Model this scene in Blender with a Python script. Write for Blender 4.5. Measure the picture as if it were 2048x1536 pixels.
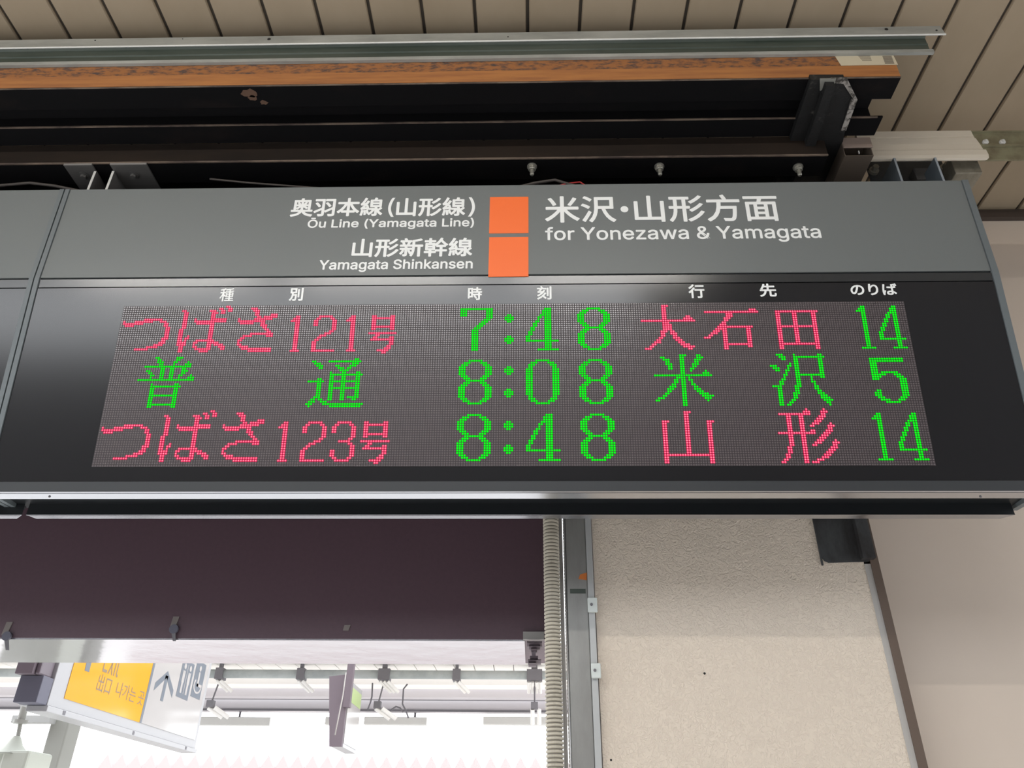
import bpy, bmesh, math, random
from mathutils import Vector, Matrix
import numpy as np
random.seed(7)
for o in list(bpy.data.objects): bpy.data.objects.remove(o, do_unlink=True)
scene = bpy.context.scene
COL = scene.collection

# ------------------------------------------------------------------ camera (phone at eye height, looking up)
CR = Vector((0.99970604, 0.02265905, 0.0086251))
CD = Vector((-0.00423621, 0.51351998, -0.85806707))
CF = Vector((-0.02387215, 0.8577784, 0.51346503))
FPX = 1549.97
cam_data = bpy.data.cameras.new('camera')
cam = bpy.data.objects.new('camera', cam_data); COL.objects.link(cam)
m = Matrix.Identity(4)
for i in range(3):
    m[i][0] = CR[i]; m[i][1] = -CD[i]; m[i][2] = -CF[i]
cam.matrix_world = m
cam_data.sensor_width = 36.0
cam_data.lens = FPX / 2048 * 36.0
cam_data.clip_start = 0.05; cam_data.clip_end = 500
scene.camera = cam
# ------------------------------------------------------------------ sky and exposure
world = bpy.data.worlds.new('overcast_sky'); scene.world = world
world.use_nodes = True
bgn = world.node_tree.nodes['Background']
bgn.inputs[0].default_value = (0.93, 0.965, 1.0, 1)
bgn.inputs[1].default_value = 3.8
scene.view_settings.view_transform = 'Standard'
scene.view_settings.look = 'None'
scene.view_settings.exposure = 0.0
scene.view_settings.gamma = 1.0
scene.view_settings.use_curve_mapping = False
LAMP_STRENGTH = 104.0

FLOOR = -1.55      # the camera is the origin; the platform floor lies 1.55 m below it
CEIL = 2.75

# ------------------------------------------------------------------ measuring: a sight line through a point of the photograph
def ray(px, py):
    return CR * ((px - 1024) / FPX) + CD * ((py - 768) / FPX) + CF
def at(px, py, X=None, Y=None, Z=None):
    d = ray(px, py)
    s = Y / d.y if Y is not None else (Z / d.z if Z is not None else X / d.x)
    return d * s
def zat(py, Y, px=1024): return at(px, py, Y=Y).z
def onplane(px, py, o, n):
    d = ray(px, py); return d * (o.dot(n) / d.dot(n))

# ------------------------------------------------------------------ materials
def lin(c):
    return tuple(((v / 255) / 12.92 if v / 255 <= 0.04045 else ((v / 255 + 0.055) / 1.055) ** 2.4) for v in c)
MATS = {}
def mat(name, col, rough=0.6, metal=0.0, spec=0.5, emit=None, noise=None, bump=None, coat=0.0, ior=1.5):
    """col linear rgb; noise=(scale, colour2, low, high, stretch xyz); bump=(scale, strength, distance, kind)"""
    if name in MATS: return MATS[name]
    mt = bpy.data.materials.new(name); mt.use_nodes = True
    nt = mt.node_tree; b = nt.nodes['Principled BSDF']
    b.inputs['Base Color'].default_value = (*col, 1)
    b.inputs['Roughness'].default_value = rough
    b.inputs['Metallic'].default_value = metal
    b.inputs['IOR'].default_value = ior
    b.inputs['Specular IOR Level'].default_value = spec
    if coat: b.inputs['Coat Weight'].default_value = coat
    if emit:
        b.inputs['Emission Color'].default_value = (*emit[0], 1)
        b.inputs['Emission Strength'].default_value = emit[1]
    if noise or bump:
        geo = nt.nodes.new('ShaderNodeNewGeometry')
    if noise:
        sc, c2, lo, hi, st = noise
        mp = nt.nodes.new('ShaderNodeMapping'); mp.inputs['Scale'].default_value = st
        nt.links.new(geo.outputs['Position'], mp.inputs['Vector'])
        nz = nt.nodes.new('ShaderNodeTexNoise'); nz.inputs['Scale'].default_value = sc
        nz.inputs['Detail'].default_value = 6; nz.inputs['Roughness'].default_value = 0.65
        nt.links.new(mp.outputs[0], nz.inputs['Vector'])
        rp = nt.nodes.new('ShaderNodeValToRGB')
        rp.color_ramp.elements[0].position = lo; rp.color_ramp.elements[1].position = hi
        rp.color_ramp.elements[0].color = (*col, 1); rp.color_ramp.elements[1].color = (*c2, 1)
        nt.links.new(nz.outputs['Fac'], rp.inputs[0]); nt.links.new(rp.outputs[0], b.inputs['Base Color'])
    if bump:
        sc, stg, dist, kind = bump
        if kind == 'plaster':
            mp = nt.nodes.new('ShaderNodeMapping'); nt.links.new(geo.outputs['Position'], mp.inputs['Vector'])
            nd = nt.nodes.new('ShaderNodeTexNoise'); nd.inputs['Scale'].default_value = sc * 0.6
            nd.inputs['Detail'].default_value = 3
            nt.links.new(mp.outputs[0], nd.inputs['Vector'])
            mx = nt.nodes.new('ShaderNodeMix'); mx.data_type = 'VECTOR'; mx.inputs['Factor'].default_value = 0.03
            nt.links.new(mp.outputs[0], mx.inputs[4]); nt.links.new(nd.outputs['Color'], mx.inputs[5])
            n2 = nt.nodes.new('ShaderNodeTexNoise'); n2.inputs['Scale'].default_value = sc
            n2.inputs['Detail'].default_value = 2.5; n2.inputs['Distortion'].default_value = 1.6
            nt.links.new(mx.outputs[1], n2.inputs['Vector'])
            r2 = nt.nodes.new('ShaderNodeValToRGB')
            r2.color_ramp.elements[0].position = 0.40; r2.color_ramp.elements[1].position = 0.56
            nt.links.new(n2.outputs['Fac'], r2.inputs[0])
            n3 = nt.nodes.new('ShaderNodeTexNoise'); n3.inputs['Scale'].default_value = sc * 3
            nt.links.new(mp.outputs[0], n3.inputs['Vector'])
            ad = nt.nodes.new('ShaderNodeMath'); ad.operation = 'MULTIPLY_ADD'; ad.inputs[1].default_value = 0.25
            nt.links.new(n3.outputs['Fac'], ad.inputs[0]); nt.links.new(r2.outputs[0], ad.inputs[2])
            h = ad.outputs[0]
        else:
            n2 = nt.nodes.new('ShaderNodeTexNoise'); n2.inputs['Scale'].default_value = sc
            n2.inputs['Detail'].default_value = 4
            nt.links.new(geo.outputs['Position'], n2.inputs['Vector']); h = n2.outputs['Fac']
        bp = nt.nodes.new('ShaderNodeBump'); bp.inputs['Strength'].default_value = stg; bp.inputs['Distance'].default_value = dist
        nt.links.new(h, bp.inputs['Height']); nt.links.new(bp.outputs[0], b.inputs['Normal'])
    MATS[name] = mt
    return mt
def emis(name, col, s):
    mt = bpy.data.materials.new(name); mt.use_nodes = True; nt = mt.node_tree
    for n in list(nt.nodes): nt.nodes.remove(n)
    e = nt.nodes.new('ShaderNodeEmission'); o = nt.nodes.new('ShaderNodeOutputMaterial')
    e.inputs[0].default_value = (*col, 1); e.inputs[1].default_value = s
    nt.links.new(e.outputs[0], o.inputs[0]); MATS[name] = mt; return mt

M_PLANK = mat('beige_ceiling_plank', (0.335, 0.268, 0.19), 0.6, noise=(3, (0.29, 0.228, 0.155), .3, .75, (1, .4, 1)))
M_JOINT = mat('dark_joint', (0.05, 0.04, 0.03), 0.8)
M_HEAD = mat('grey_header_sheet', (0.155, 0.17, 0.172), 0.38, spec=0.4)
M_BAR = mat('dark_grey_bar', (0.022, 0.024, 0.026), 0.22, ior=1.8)
M_PANEL = mat('black_display_panel', (0.010, 0.0095, 0.011), 0.17, ior=1.72)
M_TRIM = mat('grey_painted_trim', (0.13, 0.15, 0.16), 0.4)
M_FRAME = mat('charcoal_frame', (0.04, 0.043, 0.047), 0.4)
M_STRIP = mat('satin_dark_metal', (0.52, 0.53, 0.56), 0.22, metal=1.0)
M_HOUSE = mat('dark_housing', (0.009, 0.011, 0.013), 0.4)
M_WHITE = mat('white_lettering', (0.86, 0.88, 0.88), 0.5)
M_ORANGE = mat('orange_line_square', (0.93, 0.165, 0.03), 0.45)
M_LEDBACK = mat('led_board_back', (0.028, 0.02, 0.023), 0.5)
M_LEDOFF = mat('unlit_diode', (0.125, 0.105, 0.11), 0.2, ior=2.1)
M_BLACK = mat('black_gap', (0.004, 0.004, 0.004), 0.7)
M_GALV = mat('galvanised_steel', (0.40, 0.41, 0.39), 0.42, metal=0.25, noise=(14, (0.24, 0.25, 0.235), .35, .75, (.3, 1, 1)))
M_GALVD = mat('dark_galvanised_groove', (0.085, 0.10, 0.085), 0.4, metal=0.3, noise=(9, (0.04, 0.055, 0.045), .35, .7, (.15, 1, 1)))
M_RUST = mat('orange_primer_rust', (0.27, 0.105, 0.03), 0.7, noise=(70, (0.055, 0.035, 0.032), .46, .62, (.35, 1, 1)))
M_RUSTLO = mat('orange_primer', (0.36, 0.145, 0.04), 0.65, noise=(30, (0.24, 0.09, 0.03), .4, .7, (.15, 1, 2)))
M_NBLK = mat('near_black_steel', (0.002, 0.0018, 0.0024), 0.8, spec=.15, noise=(6, (0.011, 0.007, 0.006), .55, .85, (.5, 1, 1)))  # near-black all over with faint brown patches
M_DKBEAM = mat('dark_brown_steel', (0.022, 0.015, 0.011), 0.8, spec=.15, noise=(4, (0.010, 0.008, 0.007), .4, .7, (.3, 1, 1)))
M_EDGE = mat('worn_steel_edge', (0.16, 0.12, 0.09), 0.7, noise=(20, (0.05, 0.035, 0.03), .4, .6, (.3, 1, 1)))
M_DUSTW = mat('flaking_white_paint', (0.30, 0.28, 0.26), 0.8, noise=(40, (0.04, 0.035, 0.03), .46, .58, (1, 1, 1)), bump=(80, .5, .004, 'n'))
M_DUSTG = mat('dusty_black_steel', (0.004, 0.004, 0.0045), 0.6, noise=(18, (0.10, 0.09, 0.08), .64, .80, (1, 1, 1)), bump=(40, .6, .004, 'n'))
M_BOLT = mat('zinc_bolt', (0.34, 0.33, 0.29), 0.4, metal=0.6)
M_BRKT = mat('grey_bracket_steel', (0.085, 0.082, 0.08), 0.55)
M_BRKE = mat('cut_edge_and_highlight', (0.62, 0.62, 0.60), 0.5)  # bare cut edges and bolts; also the painted highlight on the rail lip
M_PLATE = mat('slate_blue_plate', (0.10, 0.125, 0.15), 0.5)
M_DUCT = mat('cream_duct', (0.62, 0.56, 0.47), 0.45)
M_OLIVE = mat('olive_zinc_angle', (0.26, 0.25, 0.16), 0.5, metal=0.3, noise=(15, (0.17, 0.14, 0.09), .4, .7, (1, 1, 1)))
M_DKBRN = mat('dull_brown_steel', (0.09, 0.07, 0.055), 0.6)
M_CREAM = mat('cream_smooth_wall', (0.66, 0.565, 0.485), 0.75, noise=(1.5, (0.63, 0.54, 0.46), .3, .7, (1, 1, 1)))
M_PLAST = mat('textured_plaster', (0.72, 0.625, 0.525), 0.8, bump=(58, 0.5, 0.0056, 'plaster'))
M_SHAD = mat('shadow_gap_dark', (0.05, 0.035, 0.028), 0.6)
M_ANG = mat('brown_corner_angle', (0.12, 0.085, 0.065), 0.55)
M_GREYW = mat('pale_filler', (0.42, 0.40, 0.38), 0.7)
M_RIB = mat('beige_ribbed_conduit', (0.50, 0.46, 0.38), 0.6, noise=(11, (0.36, 0.33, 0.27), .5, .75, (1, 1, 1)))
M_POST = mat('galvanised_post', (0.34, 0.34, 0.33), 0.5, metal=0.35, noise=(10, (0.25, 0.245, 0.235), .35, .7, (1, 1, .3)))
M_POSTL = mat('post_lip', (0.46, 0.47, 0.47), 0.5, metal=0.2)
M_CLIP = mat('white_clip', (0.62, 0.66, 0.64), 0.5)
M_PLUM = mat('dark_plum_fascia', (0.105, 0.062, 0.08), 0.5, noise=(60, (0.09, 0.053, 0.07), .3, .7, (1, 1, 1)))
M_SOFF = mat('glossy_pale_soffit', (0.54, 0.525, 0.56), 0.13, metal=0.85, bump=(7, .12, .01, 'n'))
M_PALEC = mat('pale_canopy', (0.86, 0.83, 0.79), 0.7)
M_GREYC = mat('grey_canopy_beam', (0.56, 0.53, 0.55), 0.6)
M_PIPE = mat('grey_pipe', (0.30, 0.33, 0.33), 0.5, noise=(5, (0.38, 0.41, 0.41), .4, .6, (1, 1, 1)))
M_DKG = mat('dark_grey_clamp', (0.15, 0.145, 0.16), 0.6)
M_PORC = mat('white_porcelain', (0.78, 0.77, 0.75), 0.35)
M_YEL = mat('yellow_sign', (0.70, 0.33, 0.025), 0.12, spec=0.6)
M_SIGNW = mat('white_sign', (0.42, 0.40, 0.39), 0.12, spec=0.6)
M_SIGNG = mat('grey_sign_print', (0.14, 0.16, 0.19), 0.3)
M_SIGNE = mat('light_sign_frame', (0.38, 0.38, 0.39), 0.4)
M_SLATE = mat('plum_sign_end', (0.15, 0.12, 0.14), 0.6)
M_SLATE2 = mat('slate_sign_end', (0.105, 0.105, 0.14), 0.6)
M_GREEN = mat('light_green_print', (0.40, 0.52, 0.21), 0.3)
M_PINK = mat('pale_pink_roof', (0.43, 0.36, 0.355), 0.6)
M_STONE = mat('pale_platform_floor', (0.64, 0.62, 0.60), 0.8, noise=(2, (0.56, 0.545, 0.53), .3, .7, (1, 1, 1)))
M_BALL = mat('track_ballast', (0.52, 0.50, 0.48), 0.9, noise=(30, (0.42, 0.40, 0.38), .4, .6, (1, 1, 1)))
M_BLDG = mat('dark_station_building', (0.05, 0.048, 0.047), 0.8)
M_OLIVEP = mat('grey_green_housing', (0.48, 0.50, 0.44), 0.6)
M_POSTO = mat('olive_grey_column', (0.26, 0.26, 0.235), 0.6)
M_LABEL = mat('old_paper_label', (0.52, 0.46, 0.34), 0.7)
M_PRINT = mat('faded_print', (0.20, 0.17, 0.13), 0.7)
M_REDW = mat('red_wire', (0.45, 0.03, 0.03), 0.5)
M_CABLE = mat('dusty_cable', (0.07, 0.06, 0.055), 0.6)
M_ORP = mat('orange_paint_mark', (0.60, 0.18, 0.04), 0.7)
M_TUBE = emis('fluorescent_tube', (1.0, 0.95, 0.87), LAMP_STRENGTH)
M_REDC = emis('red_diode_core', (1.0, 0.42, 0.50), 1.15)
M_REDR = emis('red_diode_halo', (1.0, 0.02, 0.12), 1.0)  # emissive rim wider than the diode, painted in as its red halo
M_GRNC = emis('green_diode_core', (0.012, 0.95, 0.02), 1.05)
M_GRNR = emis('green_diode_rim', (0.0, 0.50, 0.004), 0.9)

# ------------------------------------------------------------------ mesh building
class MB:
    def __init__(s): s.v = []; s.f = []; s.mi = []; s.sm = []
    def add(s, vs, fs, mi=0, smooth=False):
        k = len(s.v); s.v += [tuple(v) for v in vs]
        for f in fs: s.f.append(tuple(i + k for i in f)); s.mi.append(mi); s.sm.append(smooth)
        return s
    def box(s, x0, x1, y0, y1, z0, z1, mi=0, bev=0.0):
        if bev > 0:
            bm = bmesh.new()
            bmesh.ops.create_cube(bm, size=1)
            for v in bm.verts:
                v.co = Vector(((x0 + x1) / 2 + v.co.x * (x1 - x0), (y0 + y1) / 2 + v.co.y * (y1 - y0), (z0 + z1) / 2 + v.co.z * (z1 - z0)))
            bmesh.ops.bevel(bm, geom=bm.edges[:], offset=bev, segments=2, profile=0.5, affect='EDGES')
            bm.verts.index_update()
            s.add([v.co[:] for v in bm.verts], [[v.index for v in f.verts] for f in bm.faces], mi); bm.free()
            return s
        vs = [(x, y, z) for x in (x0, x1) for y in (y0, y1) for z in (z0, z1)]
        fs = [(0, 1, 3, 2), (4, 6, 7, 5), (0, 4, 5, 1), (2, 3, 7, 6), (0, 2, 6, 4), (1, 5, 7, 3)]
        return s.add(vs, fs, mi)
    def prism(s, poly, x0, x1, mi=0):
        """YZ polygon swept along X; poly points (y, z) or (y, z, dx0, dx1)"""
        n = len(poly)
        vs = [(x0 + (p[2] if len(p) > 2 else 0), p[0], p[1]) for p in poly] + [(x1 + (p[3] if len(p) > 3 else 0), p[0], p[1]) for p in poly]
        fs = [tuple(range(n - 1, -1, -1)), tuple(range(n, 2 * n))] + [(i, (i + 1) % n, n + (i + 1) % n, n + i) for i in range(n)]
        return s.add(vs, fs, mi)
    def hull(s, pts, vec, mi=0):
        """a polygon of 3D points thickened by vec"""
        n = len(pts); vec = Vector(vec)
        vs = [Vector(p) for p in pts] + [Vector(p) + vec for p in pts]
        fs = [tuple(range(n - 1, -1, -1)), tuple(range(n, 2 * n))] + [(i, (i + 1) % n, n + (i + 1) % n, n + i) for i in range(n)]
        return s.add(vs, fs, mi)
    def cyl(s, a, b, r, n=16, r2=None, mi=0, smooth=True):
        a = Vector(a); b = Vector(b); r2 = r if r2 is None else r2
        d = (b - a).normalized(); u = d.orthogonal().normalized(); w = d.cross(u)
        ra = [a + (u * math.cos(2 * math.pi * i / n) + w * math.sin(2 * math.pi * i / n)) * r for i in range(n)]
        rb = [b + (u * math.cos(2 * math.pi * i / n) + w * math.sin(2 * math.pi * i / n)) * r2 for i in range(n)]
        s.add(ra + rb, [(i, (i + 1) % n, n + (i + 1) % n, n + i) for i in range(n)], mi, smooth)
        s.add(ra, [tuple(range(n - 1, -1, -1))], mi); s.add(rb, [tuple(range(n))], mi)
        return s
    def lathe(s, prof, c, n=24, mi=0, smooth=True, axis=(0, 0, 1)):
        c = Vector(c); d = Vector(axis).normalized(); u = d.orthogonal().normalized(); w = d.cross(u)
        vs = []
        for r, h in prof:
            vs += [c + d * h + (u * math.cos(2 * math.pi * i / n) + w * math.sin(2 * math.pi * i / n)) * r for i in range(n)]
        fs = []
        for k in range(len(prof) - 1):
            fs += [(k * n + i, k * n + (i + 1) % n, (k + 1) * n + (i + 1) % n, (k + 1) * n + i) for i in range(n)]
        return s.add(vs, fs, mi, smooth)
    def path(s, pts, r, n=8, mi=0):
        pts = [Vector(p) for p in pts]; vs = []
        for k, p in enumerate(pts):
            d = (pts[min(k + 1, len(pts) - 1)] - pts[max(k - 1, 0)]).normalized()
            u = d.cross(Vector((0, 0.3, 1))).normalized(); w = d.cross(u)
            vs += [p + (u * math.cos(2 * math.pi * i / n) + w * math.sin(2 * math.pi * i / n)) * r for i in range(n)]
        fs = []
        for k in range(len(pts) - 1):
            fs += [(k * n + i, k * n + (i + 1) % n, (k + 1) * n + (i + 1) % n, (k + 1) * n + i) for i in range(n)]
        fs += [tuple(range(n - 1, -1, -1)), tuple((len(pts) - 1) * n + i for i in range(n))]
        return s.add(vs, fs, mi, True)

ORG = {}
def link(name, mb, mats, parent=None, label=None, kind=None, origin=None, keep=False):
    """one mesh object; vertices are given in scene coordinates and stored relative to the thing's base"""
    if not isinstance(mats, (list, tuple)): mats = [mats]
    if parent is not None: org = ORG[parent.name]
    elif origin is not None: org = Vector(origin)
    else: org = Vector((0, 0, 0))
    me = bpy.data.meshes.new(name)
    v = np.array(mb.v, dtype=float) - np.array(org[:])
    me.from_pydata(v.tolist(), [], mb.f)
    for mm in mats: me.materials.append(mm)
    me.polygons.foreach_set('material_index', mb.mi); me.polygons.foreach_set('use_smooth', mb.sm)
    me.update()
    bm = bmesh.new(); bm.from_mesh(me)
    if len(bm.faces) < 60000 and not keep: bmesh.ops.recalc_face_normals(bm, faces=bm.faces[:])
    bm.to_mesh(me); bm.free()
    o = bpy.data.objects.new(name, me); COL.objects.link(o)
    if parent is not None: o.parent = parent
    else: o.location = org
    ORG[o.name] = org
    if label: o['label'] = label
    if kind: o['kind'] = kind
    return o
def thing(name, loc, label, cat, group=None):
    o = bpy.data.objects.new(name, None); COL.objects.link(o); o.location = loc
    o.empty_display_size = 0.05
    ORG[o.name] = Vector(loc); o['label'] = label; o['category'] = cat
    if group: o['group'] = group
    return o
def tag(o, label, cat, group=None, kind=None):
    o['label'] = label; o['category'] = cat
    if group: o['group'] = group
    if kind: o['kind'] = kind
    return o
def copyobj(o, parent, dx=(0, 0, 0), name=None):
    c = o.copy(); COL.objects.link(c); c.parent = parent
    c.location = Vector(o.location) + Vector(dx)
    ORG[c.name] = ORG[parent.name] if parent else Vector((0, 0, 0))
    return c

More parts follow.
